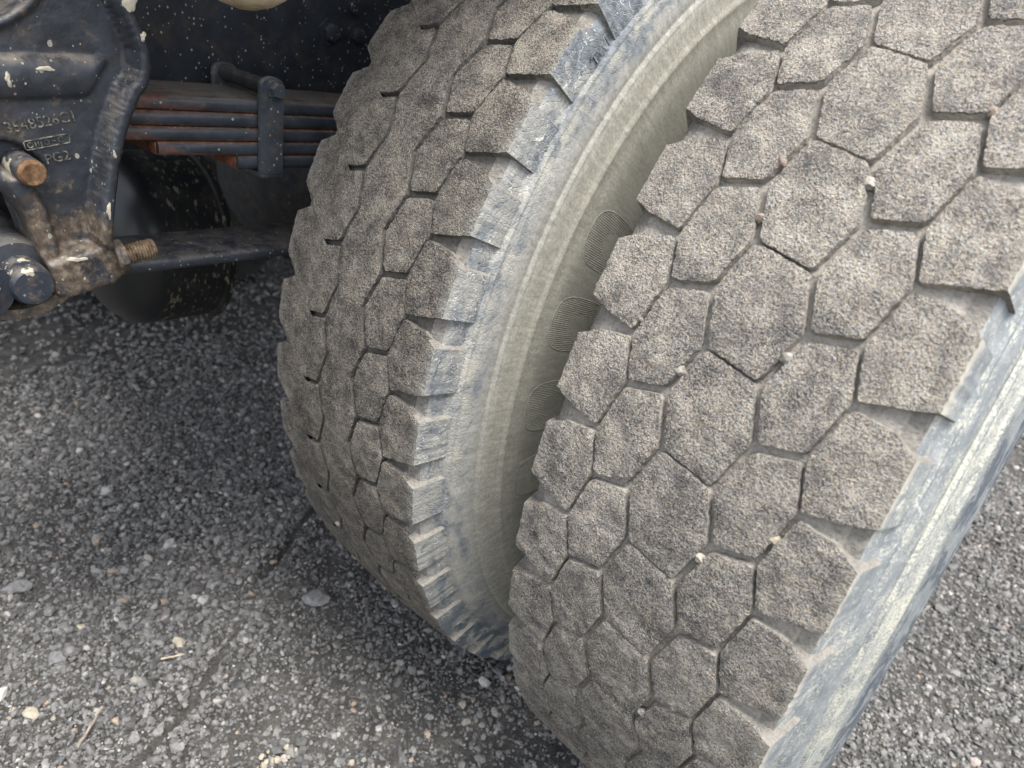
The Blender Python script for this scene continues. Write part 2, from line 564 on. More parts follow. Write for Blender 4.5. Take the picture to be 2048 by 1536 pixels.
def ground_material():
    t = NT('compacted_grit_ground')
    n = t.noise(330, 4, 0.7)
    n2 = t.noise(40, 4, 0.6)
    n3 = t.noise(3.5, 3, 0.5)
    f = t.math('MULTIPLY_ADD', n2, 0.45, t.math('MULTIPLY', n, 0.55))
    f = t.math('MULTIPLY_ADD', t.math('SUBTRACT', n3, 0.5), 0.3, f)
    col = t.ramp(f, [(0.32, (0.03, 0.029, 0.028)), (0.5, (0.075, 0.072, 0.067)), (0.64, (0.14, 0.133, 0.122)), (0.78, (0.23, 0.22, 0.2))])
    nrm = t.bump(n, 0.9, 0.003)
    return t.out(col, 0.95, t.bump(n2, 0.5, 0.008, nrm), spec=0.2)


M_ground = ground_material()


# ------------------------------------------------------------------ ground
RUTS = [[(-0.7519, -0.2296), (-0.7057, -0.3122), (-0.6524, -0.388), (-0.6321, -0.4178)],
        [(-0.575, -0.492), (-0.5301, -0.5526), (-0.5004, -0.5916), (-0.4818, -0.6263), (-0.4621, -0.6654), (-0.4523, -0.6923)],
        [(-0.425, -0.42), (-0.41, -0.50), (-0.37, -0.60)]]
DIRT = [(-0.40, -0.66), (-0.4774, -0.5764), (-0.5709, -0.4898), (-0.6746, -0.3973), (-0.7519, -0.2296), (-0.5465, -0.2511), (-0.3465, -0.2769), (-0.07, -0.277)]


def seg_dist(P, a, b):
    a, b = np.array(a), np.array(b)
    d = b - a
    t = np.clip(((P - a) @ d) / (d @ d), 0, 1)
    q = a + t[:, None] * d
    return np.hypot(*(P - q).T)


def poly_dist(P, line, closed=False):
    n = len(line)
    D = np.full(len(P), 1e9)
    for i in range(n if closed else n - 1):
        D = np.minimum(D, seg_dist(P, line[i], line[(i + 1) % n]))
    return D


def inside(P, poly):
    x, y = P[:, 0], P[:, 1]
    c = np.zeros(len(P), bool)
    n = len(poly)
    for i in range(n):
        x1, y1 = poly[i]
        x2, y2 = poly[(i + 1) % n]
        if y1 == y2:
            continue
        k = ((y1 > y) != (y2 > y)) & (x < (x2 - x1) * (y - y1) / (y2 - y1) + x1)
        c ^= k
    return c


_tabs = {}


def vnoise(P, s, seed):
    """smooth value noise on a plane, vectorised"""
    if seed not in _tabs:
        _tabs[seed] = np.random.default_rng(seed).random((256, 256))
    T = _tabs[seed]
    q = P * s
    i = np.floor(q).astype(int)
    f = q - i
    f = f * f * (3 - 2 * f)
    i0, j0 = i[:, 0] % 256, i[:, 1] % 256
    i1, j1 = (i0 + 1) % 256, (j0 + 1) % 256
    return ((T[i0, j0] * (1 - f[:, 0]) + T[i1, j0] * f[:, 0]) * (1 - f[:, 1]) + (T[i0, j1] * (1 - f[:, 0]) + T[i1, j1] * f[:, 0]) * f[:, 1])


def dirt_mask(P):
    d = poly_dist(P, DIRT, True)
    s = np.where(inside(P, DIRT), d, -d)
    s = s + (vnoise(P, 14, 3) - 0.5) * 0.10
    return np.clip((s + 0.03) / 0.09, 0, 1)


def ground_h(P):
    h = (vnoise(P, 5, 1) - 0.5) * 0.016 + (vnoise(P, 22, 2) - 0.5) * 0.008 + (vnoise(P, 80, 4) - 0.5) * 0.004
    far = np.clip((np.hypot(P[:, 0] + 0.5, P[:, 1]) - 1.5) / 2, 0, 1)
    h *= (1 - 0.5 * far)
    for k, line in enumerate(RUTS):
        d = poly_dist(P, line) + (vnoise(P, 40, 7) - 0.5) * 0.014
        w = 0.010 if k < 2 else 0.018
        h -= 0.010 * np.exp(-(d / w) ** 2) * np.clip(vnoise(P, 18, 12) * 2.2 - 0.35, 0, 1)
        h += 0.005 * np.exp(-((d - 0.026) / 0.012) ** 2)
    # lumps pushed up where the wheel rolled
    h += dirt_mask(P) * (vnoise(P, 30, 8) - 0.35) * 0.009
    return h - 0.004


def axis(lo, hi, step, ext):
    a = list(np.arange(lo, hi + 1e-6, step))
    s = step
    x = hi
    while x < ext:
        s *= 1.35
        x += s
        a.append(x)
    s = step
    x = lo
    while x > -ext:
        s *= 1.35
        x -= s
        a.insert(0, x)
    return np.array(a)


gx, gy = axis(-1.9, 0.6, 0.009, 60), axis(-0.95, 0.7, 0.009, 60)
GX, GY = np.meshgrid(gx, gy, indexing='ij')
GP = np.stack([GX.ravel(), GY.ravel()], 1)
GZ = ground_h(GP)
GV = np.column_stack([GP, GZ])
ni, nj = len(gx), len(gy)
I = np.arange(ni * nj).reshape(ni, nj)
GF = np.stack([I[:-1, :-1], I[1:, :-1], I[1:, 1:], I[:-1, 1:]], -1).reshape(-1, 4)


def fast_mesh(name, V, F, mat, smooth):
    k = F.shape[1]
    me = bpy.data.meshes.new(name)
    me.vertices.add(len(V))
    me.vertices.foreach_set('co', np.ascontiguousarray(V, dtype=np.float32).ravel())
    me.loops.add(F.size)
    me.loops.foreach_set('vertex_index', np.ascontiguousarray(F, dtype=np.int32).ravel())
    me.polygons.add(len(F))
    me.polygons.foreach_set('loop_start', np.arange(0, F.size, k, dtype=np.int32))
    me.polygons.foreach_set('use_smooth', np.full(len(F), smooth, dtype=bool))
    me.materials.append(mat)
    me.update(calc_edges=True)
    me.validate()
    return me


ground = put('ground', fast_mesh('ground', GV, GF, M_ground, True))
tag(ground, kind='structure')

# ------------------------------------------------------------------ gravel
_g = (1 + 5 ** 0.5) / 2
ICO_V = np.array([(-1, _g, 0), (1, _g, 0), (-1, -_g, 0), (1, -_g, 0), (0, -1, _g), (0, 1, _g), (0, -1, -_g), (0, 1, -_g), (_g, 0, -1), (_g, 0, 1), (-_g, 0, -1), (-_g, 0, 1)])
ICO_V /= np.linalg.norm(ICO_V[0])
ICO_F = np.array([(0, 11, 5), (0, 5, 1), (0, 1, 7), (0, 7, 10), (0, 10, 11), (1, 5, 9), (5, 11, 4), (11, 10, 2), (10, 7, 6), (7, 1, 8), (3, 9, 4), (3, 4, 2), (3, 2, 6), (3, 6, 8), (3, 8, 9), (4, 9, 5), (2, 4, 11), (6, 2, 10), (8, 6, 7), (9, 8, 1)])


def subdivide(V, F):
    V = [tuple(v) for v in V]
    cache, out = {}, []

    def mid(a, b):
        k = (min(a, b), max(a, b))
        if k not in cache:
            m = (np.array(V[a]) + np.array(V[b])) / 2
            V.append(tuple(m / np.linalg.norm(m)))
            cache[k] = len(V) - 1
        return cache[k]
    for a, b, c in F:
        x, y, z = mid(a, b), mid(b, c), mid(c, a)
        out += [(a, x, z), (b, y, x), (c, z, y), (x, y, z)]
    return np.array(V), np.array(out)


ICO2_V, ICO2_F = subdivide(ICO_V, ICO_F)


def in_view(P3, margin):
    d = (P3 - np.array(CAM_LOC)) @ np.array(CAM_R)
    f = 1390.21
    z = np.maximum(d[:, 2], 0.05)
    u, v = d[:, 0] / z * f, d[:, 1] / z * f
    m = margin * f / z
    return (d[:, 2] > 0.1) & (np.abs(u) < 1024 + m) & (np.abs(v) < 768 + m)


def stones(P, size, rough=0.17):
    N = len(P)
    V = np.repeat(ICO_V[None], N, 0) * (1 + rng.normal(0, rough, (N, 12, 1)))
    sc = np.stack([rng.uniform(0.8, 1.35, N), rng.uniform(0.7, 1.05, N), rng.uniform(0.45, 0.8, N)], 1)
    V = V * (sc * size[:, None] * 0.5)[:, None, :]
    q = rng.normal(size=(N, 4))
    q[:, 1:3] *= 0.35
    q /= np.linalg.norm(q, axis=1)[:, None]
    w, x, y, z = q.T
    R = np.stack([np.stack([1 - 2 * (y * y + z * z), 2 * (x * y - z * w), 2 * (x * z + y * w)], -1),
                  np.stack([2 * (x * y + z * w), 1 - 2 * (x * x + z * z), 2 * (y * z - x * w)], -1),
                  np.stack([2 * (x * z - y * w), 2 * (y * z + x * w), 1 - 2 * (x * x + y * y)], -1)], 1)
    V = np.einsum('nij,nkj->nki', R, V)
    h = ground_h(P)
    V[:, :, 0] += P[:, 0, None]
    V[:, :, 1] += P[:, 1, None]
    V[:, :, 2] += (h + size * rng.uniform(0.02, 0.3, N))[:, None]
    F = (ICO_F[None] + (np.arange(N) * 12)[:, None, None]).reshape(-1, 3)
    return V.reshape(-1, 3), F


def scatter(n, lo, hi, xr, yr, margin, in_dirt):
    P = np.stack([rng.uniform(*xr, n), rng.uniform(*yr, n)], 1)
    P3 = np.column_stack([P, np.zeros(n)])
    k = in_view(P3, margin)
    P = P[k]
    dm = dirt_mask(P)
    k = rng.random(len(P)) > dm * (1 - in_dirt)
    # gravel lies in patches
    k &= rng.random(len(P)) < 0.5 + 0.9 * vnoise(P, 6, 21)
    for line in RUTS[:2]:
        k &= poly_dist(P, line) > 0.009 * vnoise(P, 25, 13)
    P = P[k]
    s = lo + (hi - lo) * rng.beta(1.2, 2.6, len(P))
    return P, s


parts = []
for n, lo, hi, xr, yr, mg, ind in (
        (80000, 0.003, 0.0075, (-1.3, 0.0), (-0.9, 0.25), 0.05, 0.8),
        (26000, 0.0065, 0.0135, (-1.5, 0.0), (-0.9, 0.4), 0.08, 0.22),
        (1500, 0.012, 0.022, (-1.8, 0.0), (-0.9, 0.8), 0.10, 0.05),
        (26000, 0.008, 0.019, (-3.0, -0.2), (-0.6, 2.2), 0.1, 0.3),
        (36000, 0.004, 0.0125, (0.0, 0.75), (-0.2, 1.3), 0.08, 1.0),
        (1500, 0.012, 0.022, (0.0, 0.9), (-0.2, 2.0), 0.1, 1.0),
        (14000, 0.007, 0.017, (0.0, 1.2), (1.2, 3.4), 0.1, 1.0)):
    P, s = scatter(n, lo, hi, xr, yr, mg, ind)
    parts.append(stones(P, s))
off, VV, FF = 0, [], []
for V, F in parts:
    VV.append(V)
    FF.append(F + off)
    off += len(V)
gravel = put('gravel', fast_mesh('gravel', np.concatenate(VV), np.concatenate(FF), M_gravel, False))
tag(gravel, 'loose crushed grey gravel covering the ground under and beside the truck', 'gravel', kind='stuff')

# ------------------------------------------------------------------ tyres: the tread lattice
R0 = 0.52
CROWN = 0.4476
DTH = 0.1322
NP_VIS = range(-5, 19)          # pitches built as single blocks
DEPTH = 0.0076
ND = {'a': (-.03036, .6979), 'b': (-.05805, .6852), 'c': (-.06765, .7450), 'd': (-.01933, .6323), 'e': (.01993, .6175),
      'f': (.03138, .5515), 'g': (.05913, .5643), 'h': (.06873, .5047), 'i': (.1062, .5273), 'j': (.1070, .4810), 'l': (-.1070, .6357), 'm': (-.1062, .7189)}


def nd(c, up=0):
    """lattice point in (across, along) metres; up = pitches towards the top"""
    x, t = ND[c]
    return (x, (t + up * DTH + PHI) * R0)


def pt(x, t):
    return (x, (t + PHI) * R0)


def offset_poly(poly, ins):
    """inset a counter- or clockwise polygon by a distance per edge (edge i runs from vertex i to i+1)"""
    P = np.array(poly, float)
    n = len(P)
    area = 0.5 * sum(P[i][0] * P[(i + 1) % n][1] - P[(i + 1) % n][0] * P[i][1] for i in range(n))
    sg = 1 if area > 0 else -1
    lines = []
    for i in range(n):
        a, b = P[i], P[(i + 1) % n]
        d = (b - a) / np.linalg.norm(b - a)
        nrm = np.array([-d[1], d[0]]) * sg
        lines.append((a + nrm * ins[i], d))
    out = []
    for i in range(n):
        (p, d), (q, e) = lines[i - 1], lines[i]
        cr = d[0] * e[1] - d[1] * e[0]
        if abs(cr) < 0.08:
            out.append((p + d * np.dot(P[i] - p, d) + q + e * np.dot(P[i] - q, e)) / 2)
        else:
            w = q - p
            t = (w[0] * e[1] - w[1] * e[0]) / cr
            out.append(p + d * t)
    return np.array(out), sg


def outline(poly, ins, flags, step, rad):
    """round the corners, resample; returns points and the flag of the edge each point lies on"""
    P, sg = offset_poly(poly, ins)
    if sg < 0:
        P = P[::-1]
        flags = [flags[(len(flags) - 2 - i) % len(flags)] for i in range(len(flags))]
    n = len(P)
    pts, fl = [], []
    for i in range(n):
        a, b, c = P[i - 1], P[i], P[(i + 1) % n]
        fa, fb = flags[i - 1], flags[i]
        la, lc = np.linalg.norm(a - b), np.linalg.norm(c - b)
        hard = (fa != fb)
        r = 0.0006 if hard else min(rad, la * 0.35, lc * 0.35)
        p0, p1 = b + (a - b) / la * r, b + (c - b) / lc * r
        k = 1 if hard else 3
        if hard:
            pts.append(b)
            fl.append('k')
        else:
            for q in range(k + 1):
                t = q / k
                pts.append((1 - t) ** 2 * p0 + 2 * t * (1 - t) * b + t * t * p1)
                fl.append(fb if q else fa)
    # resample the straight runs
    out, of = [], []
    m = len(pts)
    for i in range(m):
        a, b = np.array(pts[i]), np.array(pts[(i + 1) % m])
        L = np.linalg.norm(b - a)
        k = max(1, int(round(L / step)))
        # the flag of the run
        f = fl[(i + 1) % m] if fl[i] == 'k' else fl[i]
        if fl[i] == 'k' and fl[(i + 1) % m] == 'k':
            f = None
        for q in range(k):
            out.append(a + (b - a) * q / k)
            of.append(fl[i] if q == 0 else f)
    return np.array(out), of


SH = [(.0003, -.0016), (.0012, -.0045), (.0027, -.0120), (.0043, -.0205), (.0058, -.0285), (.0064, -.0342), (.0058, -.0380)]   # shoulder profile from the tread edge: (outwards, radius)


def block_mesh(name, poly, ins, flags, mats, R=R0, step=0.0024, grid=0.0034, rad=0.0032, jit=1.0, seed=0, lowres=False):
    """tread block: rounded outline on the crown, rough worn top, walls down to the groove floor.
    flags per edge: 'g' groove wall, 'o' outer shoulder, 'c' cut (joined to its neighbour, no wall)"""
    r_ = np.random.default_rng(seed + 77)
    # the flag of edges that touch a hard corner is recovered from geometry below
    B, _ = outline(poly, ins, flags, step, rad)
    P0, sg = offset_poly(poly, ins)
    E = len(P0)
    # classify every boundary point by its nearest edge
    D = np.stack([seg_dist(B, P0[i], P0[(i + 1) % E]) for i in range(E)], 1)
    nb = len(B)
    bf = [flags[k] for k in D.argmin(1)]
    segf = []
    for i in range(nb):
        mid = ((B[i] + B[(i + 1) % nb]) / 2)[None]
        dd = [seg_dist(mid, P0[k], P0[(k + 1) % E])[0] for k in range(E)]
        segf.append(flags[int(np.argmin(dd))])
    if not lowres:
        jb = r_.normal(0, 0.00022 * jit, B.shape)
        for i in range(nb):
            if segf[i] == 'c' or segf[i - 1] == 'c':
                jb[i] = 0
        B = B + jb
    # interior points
    lo, hi = B.min(0), B.max(0)
    g = grid if not lowres else 0.02
    X, Y = np.meshgrid(np.arange(lo[0], hi[0], g), np.arange(lo[1], hi[1], g * 0.92))
    X[1::2] += g / 2
    I_ = np.stack([X.ravel(), Y.ravel()], 1) + r_.normal(0, g * 0.16, (X.size, 2))
    I_ = I_[inside(I_, B)]
    if len(I_):
        I_ = I_[poly_dist(I_, B, True) > g * 0.62]
    # a ring just inside the edge for the bevel
    nrm = np.zeros_like(B)
    for i in range(nb):
        d = B[(i + 1) % nb] - B[i - 1]
        d /= max(np.linalg.norm(d), 1e-9)
        nrm[i] = (d[1], -d[0])          # outward for a counter-clockwise outline
    A = np.concatenate([B, I_]) if len(I_) else B
    res = delaunay_2d_cdt([Vector(p) for p in A], [(i, (i + 1) % nb) for i in range(nb)], [], 1, 1e-7)
    tv = np.array([(p[0], p[1]) for p in res[0]])
    tf = [tuple(f) for f in res[2]]
    orig = res[3]
    # map boundary index -> result vertex
    bmap = {}
    for k, o in enumerate(orig):
        for q in o:
            if q < nb:
                bmap[q] = k
    wallseg = [i for i in range(nb) if segf[i] != 'c']
    dist = np.full(len(tv), 1e9)
    for i in wallseg:
        dist = np.minimum(dist, seg_dist(tv, B[i], B[(i + 1) % nb]))
    hgt = -0.0006 * np.clip(1 - dist / 0.0022, 0, 1) ** 1.5
    if not lowres:
        cutd = np.full(len(tv), 1e9)
        for i in range(nb):
            if segf[i] == 'c':
                cutd = np.minimum(cutd, seg_dist(tv, B[i], B[(i + 1) % nb]))
        free = np.clip(cutd / 0.006, 0, 1)
        hgt += r_.normal(0, 0.00034 * jit, len(tv)) * free
        hgt += (vnoise(tv + seed, 70, 31) - 0.5) * 0.0012 * jit * free

    def world(x, s, h):
        x = np.asarray(x, float)
        rr = R - CROWN * np.asarray(x) ** 2 + h
        t = np.asarray(s) / R0
        return np.stack([x, -rr * np.cos(t), rr * np.sin(t)], 1)
    V = [world(tv[:, 0], tv[:, 1], hgt)]
    F = list(tf)
    mi = [0] * len(tf)
    base = len(tv)
    bi = np.array([bmap[i] for i in range(nb)])
    # walls
    isout = np.array([segf[i] == 'o' or segf[i - 1] == 'o' for i in range(nb)])
    ax = np.abs(B[:, 0])
    sx = np.sign(B[:, 0])
    deep = DEPTH + 0.0335 * np.clip((ax - 0.088) / 0.018, 0, 1)
    nr = len(SH)
    prev = bi
    for k in range(nr):
        t = (k + 1) / nr
        gx_ = B[:, 0] + nrm[:, 0] * 0.0009 * t
        gs_ = B[:, 1] + nrm[:, 1] * 0.0009 * t
        # the upper edge of a shoulder lug slopes gently into the pocket
        gs_ = gs_ + np.where((B[:, 0] > 0.097) & (B[:, 1] > 0.5 * (lo[1] + hi[1])), 0.004 * t * np.clip((B[:, 0] - 0.097) / 0.008, 0, 1), 0)
        gh_ = hgt[bi] - deep * t ** 0.9
        ox_ = B[:, 0] + sx * SH[k][0]
        os_ = B[:, 1]
        oh_ = hgt[bi] * (1 - t) + SH[k][1]
        x = np.where(isout, ox_, gx_)
        s = np.where(isout, os_, gs_)
        # outward shoulder points are given as plain radius below the edge, not below the crown
        rr = np.where(isout, R - CROWN * B[:, 0] ** 2 + oh_, R - CROWN * gx_ ** 2 + gh_)
        if not lowres:
            rr = rr + np.where(isout, 0, r_.normal(0, 0.00015, nb))
        th = s / R0
        V.append(np.stack([x, -rr * np.cos(th), rr * np.sin(th)], 1))
        cur = np.arange(base, base + nb)
        for i in range(nb):
            if segf[i] == 'c':
                continue
            j = (i + 1) % nb
            F.append((prev[i], cur[i], cur[j], prev[j]))
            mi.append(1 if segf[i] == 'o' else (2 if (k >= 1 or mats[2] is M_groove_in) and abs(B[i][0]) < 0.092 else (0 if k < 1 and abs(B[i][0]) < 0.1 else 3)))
        prev = cur
        base += nb
    return np.concatenate(V), F, mi


def carcass(name, parent, wall_mat, R, mats):
    """body under the blocks: groove floor, recessed shoulder, ribbed sidewalls down to the bead"""
    half = []
    for x in np.linspace(0, 0.088, 14):
        half.append((x, R - CROWN * x * x - 0.0064))
    half += [(.0945, .5090), (.1000, .5070), (.1042, .5040), (.1066, .4990), (.1080, .4920), (.1091, .4862), (.1097, .4834), (.1130, .4814), (.1142, .4800), (.1152, .4792), (.1160, .4778), (.1140, .4768), (.1166, .4756),
             (.1190, .470), (.1215, .460), (.1234, .4536), (.1216, .4524), (.1240, .4512), (.1260, .4499), (.1268, .4478), (.1250, .4468), (.1273, .4456), (.1280, .4405), (.1306, .4310),
             (.1311, .4290), (.1333, .4272), (.1340, .4240), (.1325, .4222), (.1352, .4140), (.1380, .4010), (.1412, .3830), (.1430, .3640), (.1434, .3480), (.1420, .3300),
             (.1380, .3120), (.1320, .3000), (.1270, .2930), (.1220, .2880), (.1150, .2850)]
    if name == 'smooth_sidewall':
        name = 'sidewall'
        soft = {(.1140, .4768): (.1158, .4768), (.1216, .4524): (.1231, .4524), (.1268, .4478): (.1264, .4478), (.1250, .4468): (.1265, .4468), (.1311, .4290): (.1312, .4290), (.1333, .4272): (.1330, .4272), (.1340, .4240): (.1335, .4240), (.1325, .4222): (.1331, .4222)}
        half = [soft.get(q, q) for q in half]
    prof = [(-x, r) for x, r in reversed(half)] + half[1:]
    n = 288
    V, F, mi = [], [], []
    for x, r in prof:
        a = np.arange(n) * 2 * PI / n
        V.append(np.stack([np.full(n, x), -r * np.cos(a), r * np.sin(a)], 1))
    for k in range(len(prof) - 1):
        e_ = max(abs(prof[k][0]), abs(prof[k + 1][0]))
        m = 0 if e_ < 0.0946 else (2 if e_ < 0.1044 else 1)
        for i in range(n):
            j = (i + 1) % n
            F.append((k * n + i, (k + 1) * n + i, (k + 1) * n + j, k * n + j))
            mi.append(m)
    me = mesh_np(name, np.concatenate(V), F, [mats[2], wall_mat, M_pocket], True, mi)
    return put(name, me, parent, (0, 0, ZA))


def joined(name, items, mats):
    V, F, mi, off = [], [], [], 0
    for v, f, m in items:
        V.append(v)
        F += [tuple(i + off for i in q) for q in f]
        mi += m
        off += len(v)
    return mesh_np(name, np.concatenate(V), F, mats, True, mi, 48)


def rotx(V, a):
    c, s = math.cos(a), math.sin(a)
    W = V.copy()
    W[:, 1] = V[:, 1] * c - V[:, 2] * s
    W[:, 2] = V[:, 1] * s + V[:, 2] * c
    return W


# outlines of one pitch. Each: polygon, inset per edge, flag per edge
def outer_defs():
    A = ([nd('c'), nd('b'), nd('c', -1), pt(-.090, .6215), nd('l'), nd('m'), pt(-.088, .7385)],
         [.0013, .0013, .0024, .0012, 0, .0012, .0024], 'gggg' + 'o' + 'gg')
    B = ([nd('b', 1), nd('c'), nd('b'), nd('a'), nd('d', 1), nd('a', 1)],
         [.0013, .0013, .0030, .0021, .0024, .0030], 'gggggg')
    Cc = ([nd('d', 1), nd('a'), nd('d'), nd('e'), nd('f', 1), nd('e', 1)],
          [.0021, .0024, .0010, .0024, .0021, .0010], 'gggggg')
    D = ([nd('f', 1), nd('e'), nd('f'), nd('g'), nd('h', 1), nd('g', 1)],
         [.0024, .0024, .0030, .0014, .0014, .0030], 'gggggg')
    Ee = ([nd('h', 1), nd('g'), nd('h'), pt(.085, .5125), nd('i'), nd('j', 1), pt(.0905, .6325)],
          [.0014, .0014, .0025, .0012, 0, .0012, .0025], 'gggg' + 'o' + 'gg')
    return {'A': A, 'B': B, 'C': Cc, 'D': D, 'E': Ee}


def inner_defs():
    D = ([nd('f', 1), nd('e'), nd('f'), nd('g'), nd('h', 1), nd('g', 1)],
         [.0020, .0020, .0030, .0012, .0012, .0030], 'gggggg')
    Ee = ([nd('h', 1), nd('g'), nd('h'), pt(.085, .5125), nd('i'), nd('j', 1), pt(.0905, .6325)],
          [.0010, .0010, .0022, .0010, 0, .0010, .0022], 'gggg' + 'o' + 'gg')
    Cc = ([nd('d', 1), nd('a'), nd('d'), nd('e'), nd('f', 1), nd('e', 1)],
          [.0020, .0020, 0, .0022, .0022, 0], 'ggcggc')
    notch = lambda up: pt(-.0855, .738 + up * DTH)
    slot = lambda up: pt(-.0500, .689 + up * DTH)
    AB = ([nd('a', 1), nd('d', 1), nd('a'), slot(0), notch(0), nd('l', 1), nd('m', 1), notch(1), slot(1)],
          [.0019, .0019, .0026, 0, .0012, 0, .0012, 0, .0026], 'gggcgogcg')
    return {'AB': AB, 'C': Cc, 'D': D, 'E': Ee}


def build_tyre(parent, label, xoff, tread_mat, wall_mat, R, phase, defs, single, ribs):
    root = empty('tyre', (xoff, 0, 0), parent)
    tag(root, label)
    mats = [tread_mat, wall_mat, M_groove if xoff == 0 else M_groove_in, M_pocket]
    carcass('sidewall' if xoff == 0 else 'smooth_sidewall', root, wall_mat, R, mats)
    rest = []
    nvis = len(NP_VIS)
    far = (2 * PI - nvis * DTH) / (47 - nvis)
    for key, (poly, ins, fl) in defs.items():
        hi = block_mesh('tread_block', poly, ins, list(fl), mats, R, seed=ord(key[0]))
        if key in single:
            variants = []
            for sd in range(3):
                v, f, m = hi if sd == 0 else block_mesh('tread_block', poly, ins, list(fl), mats, R, seed=ord(key[0]) + 100 * sd)
                variants.append(mesh_np('tread_block', v, f, mats, True, m, 48))
            for k in NP_VIS:
                put('tread_block', variants[(k * 7 + 3) % 3], root, (0, 0, ZA), (k * DTH - phase, 0, 0))
        else:
            items = [(rotx(hi[0], k * DTH - phase), hi[1], hi[2]) for k in NP_VIS]
            put(ribs[key], joined(ribs[key], items, mats), root, (0, 0, ZA))
        lo = block_mesh('far', poly, ins, list(fl), mats, R, step=0.012, rad=0.003, lowres=True)
        last = (NP_VIS[-1]) * DTH - phase
        for q in range(1, 47 - nvis + 1):
            rest.append((rotx(lo[0], last + q * far), lo[1], lo[2]))
    o = put('hidden_tread', joined('hidden_tread', rest, mats), root, (0, 0, ZA))
    o['kind'] = 'stuff'
    # steel rim
    rb = MB()
    rb.cyl((-.115, 0, 0), (.115, 0, 0), [(0, .262), (0, .292), (0.03, .2935), (0.06, .284), (0.25, .262), (0.5, .25), (0.75, .262), (0.94, .284), (0.97, .2935), (1, .292), (1, .262)], 64)
    rb.cyl((-.02, 0, 0), (.02, 0, 0), [(0, .12), (0, .25), (1, .25), (1, .12)], 48)
    rb.build('rim', M_dark, root, (0, 0, ZA))
    return root


truck = empty('truck', (0, 0, 0))
tag(truck, 'black truck seen from its dusty dual tyres to the leaf spring and cast hanger', 'truck')
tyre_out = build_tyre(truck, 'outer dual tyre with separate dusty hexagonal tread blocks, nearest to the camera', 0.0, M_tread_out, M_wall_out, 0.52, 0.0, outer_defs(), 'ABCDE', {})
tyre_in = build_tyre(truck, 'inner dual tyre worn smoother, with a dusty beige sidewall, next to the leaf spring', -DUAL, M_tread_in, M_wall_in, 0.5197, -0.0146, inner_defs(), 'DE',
                     {'AB': 'shoulder_rib', 'C': 'center_rib'})

# hatched raised lettering on the inner tyre's wall
WALL_R = [.4216, .4140, .4010, .3830, .3640, .3480, .3300]
WALL_X = [.1330, .1352, .1380, .1412, .1430, .1434, .1420]


def wall_pt(t, r, h):
    x = np.interp(-r, [-q for q in WALL_R], WALL_X) + h
    return (x, -r * math.cos(t), r * math.sin(t))


def letter(t0, t1, r0, r1, kind):
    """ribbed band shaped like a round or straight letter; ribs run radially"""
    mb = MB()
    n = 27
    for k in range(n):
        a = (k + 0.5) / n * 2 - 1
        t = (t0 + t1) / 2 + a * (t1 - t0) / 2
        rm, rh = (r0 + r1) / 2, (r1 - r0) / 2
        o = rh * (1 - abs(a) ** 3.2) ** (1 / 3.2)
        runs = []
        if kind == 'round':
            if abs(a) < 0.46:
                i_ = rh * 0.42 * (1 - (abs(a) / 0.46) ** 2.4) ** (1 / 2.4)
                runs = [(rm + i_, rm + o), (rm - o, rm - i_)]
            else:
                runs = [(rm - o, rm + o)]
        else:
            if abs(a) > 0.45:
                runs = [(rm - rh, rm + rh * 0.96)]
            else:
                runs = [(rm + rh * 0.45, rm + rh * 0.96)]
        w = (t1 - t0) / n * 0.30
        for q0, q1 in runs:
            if q1 - q0 < 0.004:
                continue
            m = 6
            V, F = [], []
            for i in range(m + 1):
                r = q0 + (q1 - q0) * i / m
                V += [wall_pt(t - w * 1.5, r, -0.0003), wall_pt(t - w * .6, r, 0.00022), wall_pt(t + w * .6, r, 0.00022), wall_pt(t + w * 1.5, r, -0.0003)]
            for i in range(m):
                for j in range(3):
                    F.append((i * 4 + j, i * 4 + j + 1, i * 4 + j + 5, i * 4 + j + 4))
            mb.add(V, F, False)
    # raised outline
    V, F = [], []
    N = 60
    rm, rh, tm, th = (r0 + r1) / 2, (r1 - r0) / 2, (t0 + t1) / 2, (t1 - t0) / 2
    for i in range(N):
        q = 2 * PI * i / N
        e = 2 / 3.2
        ca, sa = math.cos(q), math.sin(q)
        ux, uy = math.copysign(abs(ca) ** e, ca), math.copysign(abs(sa) ** e, sa)
        for sc, h in ((1.0, -0.0003), (1.025, 0.0003), (1.05, 0.0003), (1.075, -0.0003)):
            V.append(wall_pt(tm + th * ux * sc, rm + rh * uy * sc, h))
    for i in range(N):
        for j in range(3):
            a, b = i * 4 + j, ((i + 1) % N) * 4 + j
            F.append((a, a + 1, b + 1, b))
    mb.add(V, F, False)
    return mb


for t0, t1, kind in ((0.395, 0.525, 'round'), (0.190, 0.318, 'round'), (-0.025, 0.105, 'round'), (-0.225, -0.105, 'straight')):
    letter(t0, t1, 0.340, 0.4075, kind).build('raised_letter', M_wall_in, tyre_in, (0, 0, ZA))


def text_mesh(s, size, depth):
    cu = bpy.data.curves.new('lettering', 'FONT')
    cu.body = s
    cu.size = size
    cu.extrude = depth
    cu.resolution_u = 3
    cu.align_x = 'LEFT'
    ob = bpy.data.objects.new('lettering', cu)
    COL.objects.link(ob)
    bpy.context.view_layer.update()
    me = bpy.data.meshes.new_from_object(ob.evaluated_get(bpy.context.evaluated_depsgraph_get()))
    bpy.data.objects.remove(ob)
    bpy.data.curves.remove(cu)
    return me


def basis(o, origin, ex, ey, ez):
    m = Matrix.Identity(4)
    for i in range(3):
        m[i][0], m[i][1], m[i][2], m[i][3] = ex[i], ey[i], ez[i], origin[i]
    o.matrix_local = m


